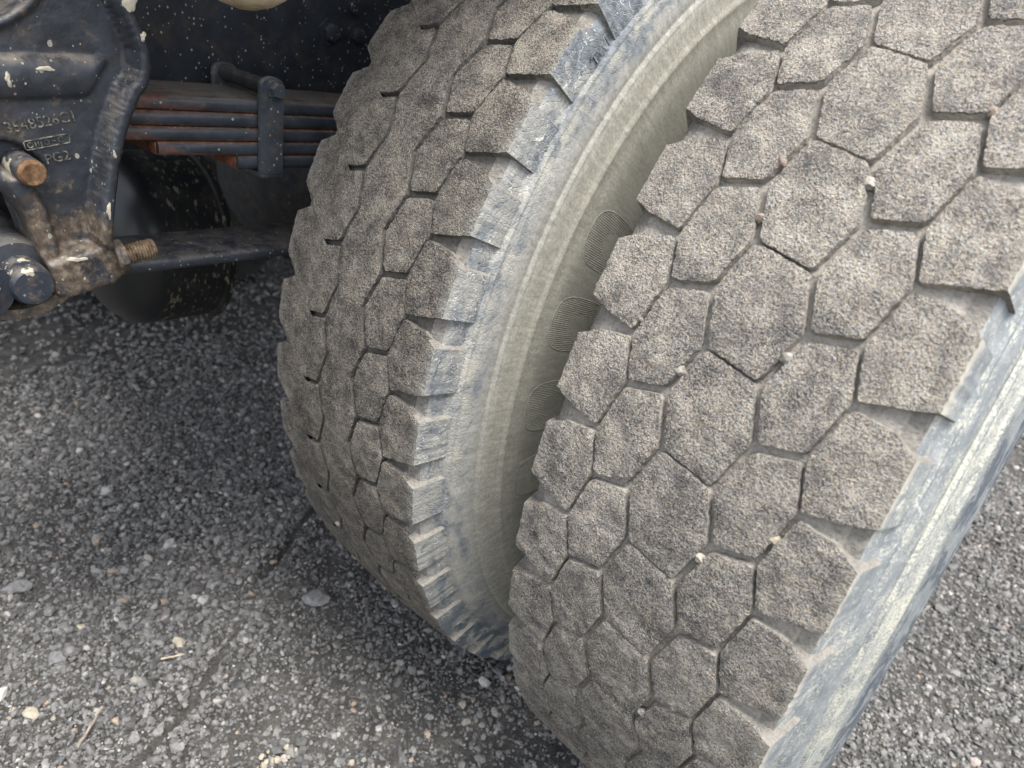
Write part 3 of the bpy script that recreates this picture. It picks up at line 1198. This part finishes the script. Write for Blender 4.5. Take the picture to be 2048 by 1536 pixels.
# wear mark letters on the inner tyre's shoulder lug
me = text_mesh('TWI', 0.0125, 0.0007)
me.materials.append(M_wall_in)
o = put('wear_mark', me, tyre_in)
tt, rr_ = 0.688, 0.484
e_r = Vector((0, -math.cos(tt), math.sin(tt)))
e_t = Vector((0, math.sin(tt), math.cos(tt)))
nx = Vector((0.97, 0, 0)) + e_r * 0.2
nx.normalize()
ey = (e_r - nx * e_r.dot(nx)).normalized()
basis(o, Vector((.1138, -rr_ * math.cos(tt), ZA + rr_ * math.sin(tt))), e_t, -(e_t.cross(nx)).normalized(), nx)

# ------------------------------------------------------------------ truck chassis
chassis = truck
CL = (0.0, 0.0, 0.0)


def cpart(mb, name, mat, parent=None):
    return mb.build(name, mat, parent or chassis)


# frame rail (far one too, out of sight) and an unseen slab above, added for shade
rail_mb = MB()
rail_mb.rbox((-0.675, -2.6, 0.715), (-0.665, 3.2, 1.0), 0.003)
rail_mb.rbox((-0.760, -2.6, 0.990), (-0.6755, 3.2, 1.0), 0.003)
rail_mb.rbox((-0.760, -2.6, 0.715), (-0.6755, 3.2, 0.725), 0.003)
rail = cpart(rail_mb, 'frame_rail', M_rail)
m2 = MB()
m2.rbox((-1.535, -2.6, 0.72), (-1.525, 3.2, 1.0), 0.003)
cpart(m2, 'frame_rail', M_rail)
for y, z, r in ((-0.309, 0.794, 0.0115), (-0.278, 0.825, 0.0085), (-0.270, 0.795, 0.0095), (-0.455, 0.835, 0.009)):
    b = MB()
    b.cyl((-0.665, y, z), (-0.6565, y, z), [(0, r * 1.45), (0.2, r * 1.45), (0.22, r * 0.92), (0.9, r * 0.92), (1, r * 0.8)], 6 if r > 0.01 else 18, False)
    cpart(b, 'rail_bolt', M_rail, rail)
shade_slab = MB()  # unseen truck floor, added to shade the inner tyre and left ground
shade_slab.rbox((-2.35, -0.80, 1.22), (-0.19, 3.6, 1.28), 0.01)
shade_slab.rbox((-1.6, -0.34, 1.05), (-1.5, 3.6, 1.195), 0.01)
shade_slab.rbox((-0.75, -0.34, 1.05), (-0.65, 3.6, 1.195), 0.01)
cpart(shade_slab, 'unseen_shade_slab', M_dark)
# axle
ax = MB()
ax.cyl((-0.50, 0, ZA), (-1.75, 0, ZA), [(0, .075), (0.25, .075), (0.36, .11), (0.42, .17), (0.5, .19), (0.58, .17), (0.64, .11), (0.75, .075), (1, .075)], 28)
ax.cyl((-0.49, 0, ZA), (-0.44, 0, ZA), [(0, .19), (0.1, .205), (1, .205)], 40)
cpart(ax, 'axle_housing', M_dark)
for dx in (-1.86, -2.2):
    w = MB()
    w.cyl((dx - .13, 0, ZA), (dx + .13, 0, ZA), [(0, .29), (0.02, .36), (0.1, .45), (0.14, .505), (0.3, .514), (0.5, .517), (0.7, .514), (0.86, .505), (0.9, .45), (0.98, .36), (1, .29)], 56)
    cpart(w, 'far_side_wheel', M_dark)

# leaf spring
spring = empty('leaf_spring', CL, chassis)
zt = [0.7312, 0.7186, 0.7050, 0.6918, 0.6786, 0.6648]
starts = [-0.74, -0.72, -0.70, -0.5805, -0.5040]


def leaf_bar(x0, x1, y0, y1, z0, z1, mat_i, front_cut):
    """long flat bar, bowed a little, rounded long edges"""
    V, F = [], []
    n = 30
    h = (z1 - z0) / 2 - 0.00025
    zc = (z0 + z1) / 2
    rr = h * 0.8
    sec = []
    for cx, cz, a0 in ((x1 - rr, zc + h - rr, 0), (x0 + rr, zc + h - rr, 90), (x0 + rr, zc - h + rr, 180), (x1 - rr, zc - h + rr, 270)):
        for k in range(4):
            a = math.radians(a0 + 30 * k)
            sec.append((cx + rr * math.cos(a), cz + rr * math.sin(a)))
    m = len(sec)
    for i in range(n + 1):
        y = y0 + (y1 - y0) * i / n
        bow = -0.010 * ((y + 0.53) ** 2) * (1 if y > -0.53 else 0.2)
        for x, z in sec:
            V.append((x, y, z + bow))
    for i in range(n):
        for k in range(m):
            l = (k + 1) % m
            F.append((i * m + k, i * m + l, (i + 1) * m + l, (i + 1) * m + k))
    F.append(tuple(range(m - 1, -1, -1)))
    F.append(tuple(n * m + k for k in range(m)))
    mb = MB()
    mb.add(V, F, True)
    return mb


def leaf_material():
    t = NT('leaf_steel_rust_seams')
    s = t.sep(t.pos)
    base = t.ramp(t.noise(40, 4, 0.65), [(0.35, (0.028, 0.033, 0.042)), (0.65, (0.06, 0.068, 0.08))])
    nz = t.sep(t.geo.outputs['Normal'])[2]
    dust = t.math('MULTIPLY', t.step(nz, 0.5, 0.9), t.step(t.noise(60, 4, 0.7), 0.3, 0.55))
    base = t.mix(t.math('MULTIPLY', dust, 0.85), base, (0.2, 0.165, 0.13))
    rn = t.noise(26, 4, 0.7, t.scale(t.pos, (1, 0.45, 1.6)))
    # red rust along the seams between leaves and towards the hanger
    seam = None
    for z in zt[1:5]:
        d = t.math('ABSOLUTE', t.math('SUBTRACT', s[2], z))
        m = t.math('SUBTRACT', 1.0, t.step(d, 0.0006, 0.0032))
        seam = m if seam is None else t.math('MAXIMUM', seam, m)
    left = t.math('SUBTRACT', 1.0, t.step(s[1], -0.62, -0.50))
    f = t.math('MULTIPLY_ADD', seam, 0.24, rn)
    f = t.math('MULTIPLY_ADD', left, 0.13, f)
    rust = t.step(f, 0.57, 0.72)
    rc = t.ramp(t.noise(150, 3), [(0.3, (0.08, 0.036, 0.024)), (0.55, (0.18, 0.083, 0.055)), (0.75, (0.26, 0.16, 0.11))])
    col = t.mix(t.math('MULTIPLY', rust, 0.9), base, rc)
    for sc, lim in ((210, 0.3), (80, 0.25)):
        d = t.vor(sc)
        rr = t.sep(t.vor(sc, 'Color'))
        m = t.math('MULTIPLY', t.math('LESS_THAN', rr[0], 0.42), t.math('LESS_THAN', d, t.math('MULTIPLY', rr[1], lim)))
        col = t.mix(t.math('MULTIPLY', m, 0.75), col, t.mix(rr[2], (0.36, 0.35, 0.33), (0.55, 0.5, 0.38)))
    nrm = t.bump(t.noise(200, 4, 0.65), 0.5, 0.001)
    return t.out(col, t.math('MULTIPLY_ADD', rust, 0.4, 0.34), nrm, spec=0.6)


M_leafsteel = leaf_material()
for k in range(5):
    lb = leaf_bar(-0.632, -0.529, starts[k], 0.74 - 0.12 * k, zt[k + 1], zt[k], 0, k > 2)
    cpart(lb, 'leaf', M_leafsteel, spring)
for k in (3, 4):            # sawn rusty ends of the two short leaves
    e = MB()
    e.rbox((-0.629, starts[k] - 0.0022, zt[k + 1] + 0.0012), (-0.533, starts[k] - 0.0003, zt[k] - 0.0012), 0.0008)
    cpart(e, 'leaf_end', M_rustred, spring)

# clip round the spring
clip = empty('spring_clip', CL, chassis)
tag(clip, 'black steel clip plate bolted round the leaf spring')


def plate(x0, x1, yc, w, z0, z1):
    V, F = [], []
    pts = [(yc - w / 2 + 0.003, z0), (yc + w / 2 - 0.003, z0), (yc + w / 2, z0 + 0.003)]
    for k in range(9):
        a = PI * k / 8
        pts.append((yc + w / 2 * math.cos(a), z1 - w * 0.34 + w * 0.34 * math.sin(a)))
    pts.append((yc - w / 2, z0 + 0.003))
    m = len(pts)
    rings = [(x0, 0.93), (x0 + 0.001, 1.0), (x1 - 0.0012, 1.0), (x1, 0.93)]
    cy, cz = yc, (z0 + z1) / 2
    for x, sc in rings:
        for y, z in pts:
            V.append((x, cy + (y - cy) * sc, cz + (z - cz) * (1 - (1 - sc) * 0.27)))
    for k in range(3):
        for i in range(m):
            j = (i + 1) % m
            F.append((k * m + i, k * m + j, (k + 1) * m + j, (k + 1) * m + i))
    F.append(tuple(range(m - 1, -1, -1)))
    F.append(tuple(3 * m + i for i in range(m)))
    mb = MB()
    mb.add(V, F, True)
    return mb


cpart(plate(-0.529, -0.5225, -0.4712, 0.0255, 0.6615, 0.7545), 'clip_plate', M_black, clip)
cpart(plate(-0.640, -0.6335, -0.4600, 0.0275, 0.6615, 0.7530), 'clip_plate', M_black, clip)
b = MB()
b.cyl((-0.5225, -0.4682, 0.7425), (-0.5205, -0.4682, 0.7425), [(0, .0098), (1, .0094)], 28)
b.cyl((-0.5205, -0.4682, 0.7425), (-0.5150, -0.4682, 0.7425), [(0, .0078), (0.75, .0078), (1, .0066)], 6, False)
cpart(b, 'clip_bolt', M_black, clip)
b = MB()
b.cyl((-0.634, -0.461, 0.7425), (-0.529, -0.4682, 0.7425), [(0, .0078), (1, .0078)], 22)
cpart(b, 'clip_spacer_tube', M_dark, clip)
b = MB()
b.rbox((-0.634, -0.482, 0.6575), (-0.5235, -0.459, 0.6625), 0.0015)
cpart(b, 'clip_bottom_strap', M_black, clip)

# lower flat bar
bar = leaf_bar(-0.612, -0.529, -0.80, 0.55, 0.5695, 0.5825, 0, False)
cpart(bar, 'lower_radius_leaf', M_leaf)

# air tank with domed end
tk = MB()
tc, tr = Vector((-0.905, 0, 0.478)), 0.123
prof = []
y0, y1 = -0.535, -0.375
for k in range(10):
    a = PI / 2 * k / 9
    prof.append((0.0 + 0.42 * (1 - math.cos(a)) , max(tr * math.sin(a), 0.002)))
prof += [(0.62, tr * 1.002), (0.94, tr * 1.004), (0.945, tr * 1.06), (1.0, tr * 1.06), (1.005, tr * 0.7)]
tk.cyl((tc[0], y0, tc[2]), (tc[0], y1, tc[2]), prof, 56)
tank = cpart(tk, 'air_tank', M_tank)

# cream mud cap in the top edge of the view
cm = MB()
cm.cyl((-0.452, -0.538, 0.811), (-0.450, -0.545, 0.94), [(0.0, .006), (0.03, .020), (0.08, .031), (0.16, .037), (0.4, .038), (1, .038)], 30)
cpart(cm, 'bump_stop', M_cream)

# ---- spring hanger casting
hanger = empty('spring_hanger', CL, chassis)
tag(hanger, 'black painted cast iron hanger with raised part number and rusty foot')
OUT = [(-0.6745, 0.7947), (-0.661, 0.812), (-0.652, 0.835), (-0.620, 0.835), (-0.6179, 0.8225), (-0.6165, 0.8058), (-0.6083, 0.7898), (-0.6006, 0.7709), (-0.6003, 0.7542), (-0.6033, 0.7445), (-0.6111, 0.7345), (-0.6186, 0.7187),
       (-0.6246, 0.7029), (-0.6303, 0.6829), (-0.636, 0.6541), (-0.6419, 0.6201), (-0.639, 0.6119), (-0.6326, 0.6013), (-0.6327, 0.5851), (-0.6379, 0.5779),
       (-0.6575, 0.5737), (-0.6756, 0.5696), (-0.6874, 0.5724), (-0.6885, 0.5946), (-0.6935, 0.6123), (-0.6967, 0.6311), (-0.7004, 0.6473), (-0.7076, 0.6555),
       (-0.713, 0.6633), (-0.7403, 0.6654), (-0.755, 0.70), (-0.755, 0.765), (-0.7237, 0.7699), (-0.7085, 0.7735), (-0.6966, 0.7786), (-0.6886, 0.7828), (-0.6811, 0.7885)]
FL = [(-0.617, 0.835), (-0.6165, 0.8058), (-0.6083, 0.7898), (-0.6006, 0.7709), (-0.6003, 0.7542), (-0.6033, 0.7445), (-0.6111, 0.7345), (-0.6186, 0.7187), (-0.6246, 0.7029), (-0.6303, 0.6829),
      (-0.636, 0.6541), (-0.6419, 0.6201)]


def sstep(x, a, b):
    t = np.clip((x - a) / (b - a), 0, 1)
    return t * t * (3 - 2 * t)


def casting(P):
    """relief of the casting's outer face above the web plane (metres, towards +x)"""
    y, z = P[:, 0], P[:, 1]
    df = poly_dist(P, FL)
    wfl = 0.0080 - 0.0015 * sstep(z, 0.74, 0.80)
    fl = 1 - sstep(df, wfl, wfl + 0.0032)
    fade = 1 - (1 - sstep(df, 0.012, 0.030))
    # upper pocket, ledge, rounded beam, flat web
    zl = z - 0.066 * (y + 0.6993)
    web = np.where(zl > 0.7535, -0.011 * sstep(zl, 0.7545, 0.7615), 0.0)
    beam = 0.0085 * np.sqrt(np.clip(1 - ((zl - 0.7405) / 0.0155) ** 2, 0, 1))
    h = web + beam * fade
    # boss, foot and the arm ridge that runs down from the bolt
    foot = 1 - sstep(z - (0.6005 + 0.29 * (y + 0.6834)), -0.002, 0.010)
    arm_l = [(-0.7000, 0.664), (-0.6905, 0.640), (-0.6865, 0.615), (-0.6835, 0.595)]
    da = poly_dist(P, arm_l)
    arm = 1 - sstep(da, 0.0055, 0.0105)
    h = np.maximum(h, 0.012 * arm)
    h = np.maximum(h, 0.0175 * foot)
    # web sinks towards the flange gully
    h -= 0.012 * np.exp(-((df - 0.0150) / 0.0085) ** 2) * (1 - foot)
    h = np.maximum(h, 0.026 * fl)
    # recess round the bolt
    q = ((y + 0.6955) * 0.8 + (z - 0.680) * -0.6) / 0.0215
    p = ((y + 0.6955) * 0.6 + (z - 0.680) * 0.8) / 0.0125
    h -= 0.012 * (1 - sstep(np.hypot(q, p), 0.75, 1.05))
    # lip of the hole at top left
    lip = poly_dist(P, OUT[-5:] + OUT[:2])
    h += 0.004 * (1 - sstep(lip, 0.003, 0.008))
    return h + (vnoise(P, 160, 41) - 0.5) * 0.0006


OUTc = np.array(OUT)
if 0.5 * sum(OUTc[i][0] * OUTc[(i + 1) % len(OUT)][1] - OUTc[(i + 1) % len(OUT)][0] * OUTc[i][1] for i in range(len(OUT))) < 0:
    OUTc = OUTc[::-1]
Bc, _ = outline([tuple(p) for p in OUTc], [0] * len(OUTc), ['g'] * len(OUTc), 0.0018, 0.004)
lo, hi = Bc.min(0), Bc.max(0)
X, Y = np.meshgrid(np.arange(lo[0], hi[0], 0.0019), np.arange(lo[1], hi[1], 0.0019))
Ic = np.stack([X.ravel(), Y.ravel()], 1) + rng.normal(0, 0.0001, (X.size, 2))
Ic = Ic[inside(Ic, Bc)]
Ic = Ic[poly_dist(Ic, Bc, True) > 0.0013]
nb = len(Bc)
Ac = np.concatenate([Bc, Ic])
res = delaunay_2d_cdt([Vector(p) for p in Ac], [(i, (i + 1) % nb) for i in range(nb)], [], 1, 1e-7)
tv = np.array([(p[0], p[1]) for p in res[0]])
bmap = {}
for k, o_ in enumerate(res[3]):
    for q in o_:
        if q < nb:
            bmap[q] = k
WEB_X = -0.512
dB = poly_dist(tv, Bc, True)
hc = casting(tv) - 0.0022 * np.clip(1 - dB / 0.0035, 0, 1) ** 2
Vc = [np.stack([WEB_X + hc, tv[:, 0], tv[:, 1]], 1)]
Fc = [tuple(f) for f in res[2]]
prev = [bmap[i] for i in range(nb)]
base = len(tv)
for dx in (0.004, 0.045):
    Vc.append(np.stack([WEB_X + np.minimum(hc[[bmap[i] for i in range(nb)]] - dx, 1), Bc[:, 0], Bc[:, 1]], 1))
    cur = list(range(base, base + nb))
    for i in range(nb):
        j = (i + 1) % nb
        Fc.append((prev[i], cur[i], cur[j], prev[j]))
    prev = cur
    base += nb
put('hanger_casting', mesh_np('hanger_casting', np.concatenate(Vc), Fc, [M_cast], True), hanger)
# inner cheek and the back wall seen through the hole
ck = MB()
ck.rbox((-0.662, -0.80, 0.74), (-0.642, -0.625, 0.90), 0.006)
ck.rbox((-0.660, -0.80, 0.57), (-0.645, -0.66, 0.735), 0.006)
cpart(ck, 'inner_cheek', M_dark, hanger)

# raised part number, foundry mark box, code
ez, ey_, ex_ = Vector((1, 0, 0)), Vector((0, -0.215, 0.977)), Vector((0, 0.977, 0.215))
LX = WEB_X + 0.0003


def cast_text(s, size, y, z, squeeze=1.0):
    me = text_mesh(s, size, 0.0009)
    me.materials.append(M_castletter)
    ob = put('raised_number', me, hanger)
    ex, ey2 = Vector((0, 0.9765, 0.2155)) * squeeze, Vector((0, -0.2155, 0.9765))
    basis(ob, Vector((LX, y, z)), ex, ey2, Vector((1, 0, 0)))
    return ob


def castletter_material():
    t = NT('cast_letter_dusty_edges')
    n = t.noise(260, 3, 0.65)
    return t.out(t.ramp(n, [(0.35, (0.04, 0.042, 0.046)), (0.5, (0.12, 0.11, 0.09)), (0.64, (0.34, 0.3, 0.23))]), 0.6, t.bump(n, 0.4, 0.0006))


M_castletter = castletter_material()
cast_text('3548526C1', 0.0114, -0.7005, 0.7005, 0.96)
cast_text('PG2', 0.0106, -0.6765, 0.6775, 1.0)
fr = MB()
c0, exv, eyv = np.array((-0.6890, 0.6880)), np.array((0.9765, 0.2)), np.array((-0.2, 0.9765))


def strip(pts, w, closed):
    V, F = [], []
    m = len(pts)
    for i in range(m):
        a = np.array(pts[(i - 1) % m if closed else max(i - 1, 0)])
        b_ = np.array(pts[(i + 1) % m if closed else min(i + 1, m - 1)])
        d = (b_ - a) / np.linalg.norm(b_ - a)
        nn = np.array((-d[1], d[0])) * w / 2
        for sgn, h in ((1, -0.0004), (0.5, 0.0007), (-0.5, 0.0007), (-1, -0.0004)):
            p = np.array(pts[i]) + nn * sgn
            q = c0 + exv * p[0] + eyv * p[1]
            V.append((LX + h, q[0], q[1]))
    for i in range(m if closed else m - 1):
        j = (i + 1) % m
        for k in range(3):
            F.append((i * 4 + k, i * 4 + k + 1, j * 4 + k + 1, j * 4 + k))
    fr.add(V, F, False)


Wd, Hd = 0.0325, 0.0066
strip([(0.001, 0), (Wd - 0.001, 0), (Wd, 0.001), (Wd + 0.0006, Hd - 0.001), (Wd - 0.0004, Hd), (0.001, Hd), (0, Hd - 0.001), (0, 0.001)], 0.0011, True)
strip([(0.0040 + 0.0019 * math.cos(a), 0.0033 + 0.0019 * math.sin(a)) for a in np.linspace(0, 2 * PI, 13)[:-1]], 0.0009, True)
for q in (0.0078, 0.0098, 0.0118):
    strip([(q, 0.0014), (q, 0.0052)], 0.0009, False)
strip([(0.0158 + 0.0018 * math.cos(a), 0.0033 + 0.0018 * math.sin(a)) for a in np.linspace(0, 2 * PI, 13)[:-1]], 0.0009, True)
strip([(0.0196, 0.0033), (0.0220, 0.0033)], 0.0009, False)
strip([(0.0265 + 0.0021 * math.cos(a), 0.0033 + 0.0021 * math.sin(a)) for a in np.linspace(0.7, 2 * PI - 0.7, 11)], 0.0009, False)
cpart(fr, 'foundry_mark', M_castletter, hanger)

# rusty bolt in the recess
b = MB()
b.cyl((-0.530, -0.6945, 0.6775), (-0.4930, -0.6915, 0.6745), [(0, .0100), (0.3, .0104), (0.84, .0106), (0.9, .0103)], 32)
cpart(b, 'bolt_shank', M_pin, hanger)
b = MB()
b.cyl((-0.4964, -0.6918, 0.6748), (-0.4920, -0.6913, 0.6744), [(0, .0103), (0.55, .0101), (1.0, .0084)], 32)
cpart(b, 'rusty_bolt_end', M_rust, hanger)
# pinch stud with nut
b = MB()
prof = [(0, .0072)]
N = 11
for k in range(N):
    a = 0.04 + 0.9 * k / N
    prof += [(a, .0066), (a + 0.38 / N, .0088), (a + 0.55 / N, .0088), (a + 0.93 / N, .0066)]
prof += [(0.97, .0080), (1.0, .0062)]
b.cyl((-0.5005, -0.632, 0.6005), (-0.4985, -0.6030, 0.6058), prof, 26)
cpart(b, 'threaded_stud', M_thread, hanger)
b = MB()
b.cyl((-0.5010, -0.6345, 0.6000), (-0.5003, -0.6275, 0.6014), [(0, .0125), (0.1, .0140), (0.85, .0140), (1, .0122)], 6, False)
b.cyl((-0.5012, -0.6375, 0.5994), (-0.5010, -0.6345, 0.6000), [(0, .0158), (0.3, .0164), (1, .0160)], 28)
cpart(b, 'stud_nut', M_cast, hanger)
# spring pin with bushing rings, and the foot under it
pin = MB()
pin.cyl((-0.61, -0.7060, 0.5905), (-0.4845, -0.7045, 0.5868), [(0, .0165), (0.9, .0168), (0.965, .0162), (1.0, .0140)], 36)
cpart(pin, 'spring_pin', M_pin, hanger)
rg = MB()
rg.cyl((-0.64, -0.7080, 0.5960), (-0.5150, -0.7064, 0.5915), [(0, .026), (0.2, .027), (0.3, .0285), (0.38, .0255), (0.5, .0265), (0.62, .0285), (0.70, .0255), (0.80, .0260), (0.94, .0265), (1, .0235)], 40)
cpart(rg, 'rubber_bushing', M_black, hanger)
ft = MB()
V, F = [], []
ring_pts = []
for k in range(15):
    a = math.radians(200 + 140 * k / 14)
    ring_pts.append((-0.712 + 0.036 * math.cos(a) * 1.25, 0.588 + 0.034 * math.sin(a)))
for x in (-0.60, -0.503, -0.4985):
    sc = 1.0 if x < -0.5 else 0.95
    for y, z in ring_pts:
        V.append((x, -0.712 + (y + 0.712) * sc, 0.588 + (z - 0.588) * sc))
for x in (-0.4985, -0.60):
    for y, z in ring_pts:
        V.append((x, -0.712 + (y + 0.712) * 0.70, 0.588 + (z - 0.588) * 0.70))
m = len(ring_pts)
for k in range(4):
    for i in range(m - 1):
        F.append((k * m + i, k * m + i + 1, (k + 1) * m + i + 1, (k + 1) * m + i))
ft.add(V, F, True)
cpart(ft, 'hanger_foot', M_cast, hanger)
side = MB()
side.cyl((-0.56, -0.748, 0.5905), (-0.487, -0.7385, 0.5865), [(0, .020), (0.85, .020), (0.9, .0225), (1, .0225)], 30)
cpart(side, 'shackle_collar', M_pin, hanger)

# dried mud splashes stuck on the casting
def splat(seed, x, y, z, ry, rz, n=15, th=0.0009):
    r_ = random.Random(seed)
    V = [(x + th, y, z)]
    ph = [r_.uniform(0, 6.28) for _ in range(3)]
    for sc, h in ((0.6, th), (1.0, -0.0006)):
        for i in range(n):
            a = 2 * PI * i / n
            k = sc * (1 + 0.25 * math.sin(2 * a + ph[0]) + 0.2 * math.sin(3 * a + ph[1]) + 0.14 * math.sin(5 * a + ph[2]))
            V.append((x + h, y + ry * k * math.cos(a), z + rz * k * math.sin(a)))
    F = [(0, 1 + i, 1 + (i + 1) % n) for i in range(n)]
    F += [(1 + i, 1 + n + i, 1 + n + (i + 1) % n, 1 + (i + 1) % n) for i in range(n)]
    return V, F


for s_, y, z, ry, rz in ((1, -0.6140, 0.8015, .0048, .0062), (2, -0.6058, 0.7800, .0022, .0034), (3, -0.6705, 0.7490, .0055, .0022), (5, -0.6960, 0.7400, .0022, .0046),
                         (6, -0.6430, 0.6450, .0022, .0062), (7, -0.6680, 0.6030, .0075, .0024), (10, -0.6345, 0.6900, .0014, .0032)):
    hh = float(casting(np.array([[y, z]]))[0])
    sp = MB()
    sp.add(*splat(s_, WEB_X + hh + 0.0002, y, z, ry, rz))
    cpart(sp, 'mud_splash', M_mudsplat, hanger)

# ------------------------------------------------------------------ small loose things
def stone_mesh(name, seed, size, sc, mat):
    r_ = np.random.default_rng(seed)
    V = ICO2_V * (1 + 0.5 * (r_.random((len(ICO2_V), 1)) - 0.5))
    V = V @ np.linalg.qr(r_.normal(size=(3, 3)))[0]
    V = V * np.array(sc) * size / 2
    return mesh_np(name, V, [tuple(f) for f in ICO2_F], mat, False)


def on_tread(xoff, x, tw, R, lift):
    r = R - CROWN * x * x + lift
    return Vector((xoff + x, -r * math.cos(tw), ZA + r * math.sin(tw)))


PEBBLES = [(0.0, -.0289, .5679, .0078, M_brownpeb, 'brown pebble wedged in a groove of the outer tyre, highest of the left groove'),
           (0.0, -.0240, .4991, .0066, M_brownpeb, 'small brown pebble in the outer tyre groove just below a larger brown one'),
           (0.0, .0229, .5695, .0085, M_pebble, 'egg shaped pale pebble standing in the middle groove of the outer tyre near the top'),
           (0.0, -.0683, .3413, .0070, M_whitepeb, 'whitish round pebble in the narrow groove by the left shoulder of the outer tyre'),
           (0.0, -.0285, .3030, .0082, M_pebble, 'grey pebble lodged under a tread block left of the outer tyre centre'),
           (0.0, .0273, .3635, .0078, M_whitepeb, 'whitish broken pebble wedged in the groove right of the outer tyre centre'),
           (0.0, .0622, .1751, .0072, M_tan, 'yellowish twin pebble in the thin groove beside the right shoulder blocks'),
           (0.0, .0285, .1072, .0068, M_pebble, 'pale pebble wedged in the groove below the yellowish twin pebble'),
           (0.0, .0258, -.1785, .0072, M_whitepeb, 'lowest whitish pebble in the grooves of the outer tyre, near the bottom edge'),
           (0.0, .0598, .6792, .0066, M_brownpeb, 'brown pebble in a groove junction at the upper right of the outer tyre'),
           (-DUAL, -.0292, -.3659, .0070, M_whitepeb, 'white stone chip stuck to the low tread of the inner tyre')]
for k, (xo, x, tw, s, mat, lab) in enumerate(PEBBLES):
    me = stone_mesh('pebble', 40 + k, s, (1.0, 0.8, 0.9), mat)
    o = put('pebble', me, None, on_tread(xo, x, tw, 0.52, -0.0026 if k != 10 else 0.0))
    tag(o, lab, 'pebble', 'pebbles caught in the tyre treads')


def gz(x, y):
    return float(ground_h(np.array([[x, y]]))[0])


def twig(name, a, b, r, mat, label, cat, bends=0.0, seed=0, z=0.008):
    r_ = random.Random(seed)
    mb = MB()
    n = 8
    V, F = [], []
    A, B_ = Vector((*a, gz(*a) + z)), Vector((*b, gz(*b) + z))
    d = (B_ - A).normalized()
    sx_, up = d.cross(Vector((0, 0, 1))).normalized(), Vector((0, 0, 1))
    for i in range(n + 1):
        t = i / n
        p = A.lerp(B_, t) + sx_ * bends * r_.uniform(-1, 1) + up * bends * r_.uniform(-0.5, 0.5)
        rr = r * (1 - 0.35 * t) * r_.uniform(0.85, 1.15)
        for k in range(7):
            q = 2 * PI * k / 7
            V.append(tuple(p + sx_ * rr * math.cos(q) + up * rr * math.sin(q) * 0.75))
    for i in range(n):
        for k in range(7):
            l = (k + 1) % 7
            F.append((i * 7 + k, i * 7 + l, (i + 1) * 7 + l, (i + 1) * 7 + k))
    F.append(tuple(range(6, -1, -1)))
    F.append(tuple(n * 7 + k for k in range(7)))
    mb.add(V, F, True)
    o = mb.build(name, mat)
    return tag(o, label, cat)


twig('straw', (-0.585, -0.5971), (-0.5673, -0.5733), 0.0014, M_straw, 'short piece of yellow straw lying flat on the gravel', 'straw', 0.0002, 1, 0.010)
twig('twig', (-0.5164, -0.7248), (-0.5567, -0.682), 0.0019, M_stick, 'thin pale brown stick lying on the gravel near the bottom edge', 'stick', 0.0007, 2, 0.009)
twig('root_fibre', (-0.548, -0.744), (-0.553, -0.714), 0.0005, M_stick, 'fine curved root fibre on the gravel left of the stick', 'fibre', 0.0010, 5, 0.009)

STONES = [(-0.599, -0.566, .017, (1.3, .75, .5), M_tan, 'tan_stone', 'elongated tan stone on the gravel just above the straw'),
          (-0.5406, -0.3808, .034, (1.1, 1.0, .5), M_greystone, 'grey_stone', 'large flat grey stone lying in front of the inner tyre'),
          (-0.7967, -0.4872, .020, (1.1, .8, .6), M_pale, 'pale_stone', 'pale greyish stone amid dark gravel left of the wheel track'),
          (-0.6704, -0.6941, .024, (1.0, .9, .45), M_greystone, 'grey_stone', 'flat angular grey stone on the gravel left of the straw'),
          (-0.8293, -0.6938, .030, (1.2, .8, .5), M_greystone, 'grey_stone', 'big rounded dark grey stone near the left edge of the gravel'),
          (-0.6512, -0.5057, .017, (1.0, .9, .6), M_pale, 'pale_stone', 'light grey rounded stone above the tan stone'),
          (-0.6047, -0.7462, .018, (1.2, .8, .5), M_tan, 'tan_stone', 'cream stone at the lower left of the gravel'),
          (-0.5738, -0.6357, .013, (1.0, .9, .6), M_whitepeb, 'white_stone', 'small whitish stone between the straw and the stick'),
          (-0.9811, -0.5113, .026, (1.2, .8, .5), M_pale, 'pale_stone', 'pale dusty stone farthest under the truck'),
          (-0.7044, -0.6534, .015, (1.2, .7, .5), M_tan, 'tan_stone', 'narrow cream stone farther left than the other tan stones')]
for k, (x, y, s, sc, mat, nm, lab) in enumerate(STONES):
    o = put(nm, stone_mesh(nm, 90 + k, s, sc, mat), None, (x, y, gz(x, y) + s * 0.22), (0, 0, k * 1.1))
    tag(o, lab, 'stone', 'larger stones lying on the gravel')
# crumbled dry clump at the bottom edge
cl = MB()
r_ = np.random.default_rng(3)
for k in range(16):
    V = ICO_V * (1 + 0.3 * (r_.random((12, 1)) - .5)) * r_.uniform(.002, .005) + np.array((-0.353 + r_.normal(0, .012), -0.566 + r_.normal(0, .012), gz(-0.353, -0.566) + r_.uniform(.002, .008)))
    cl.add(V, [tuple(f) for f in ICO_F], False)
o = cl.build('dry_mud_clump', M_tan)
tag(o, 'crumbled yellowish clump of dry mud at the bottom edge', 'clump')
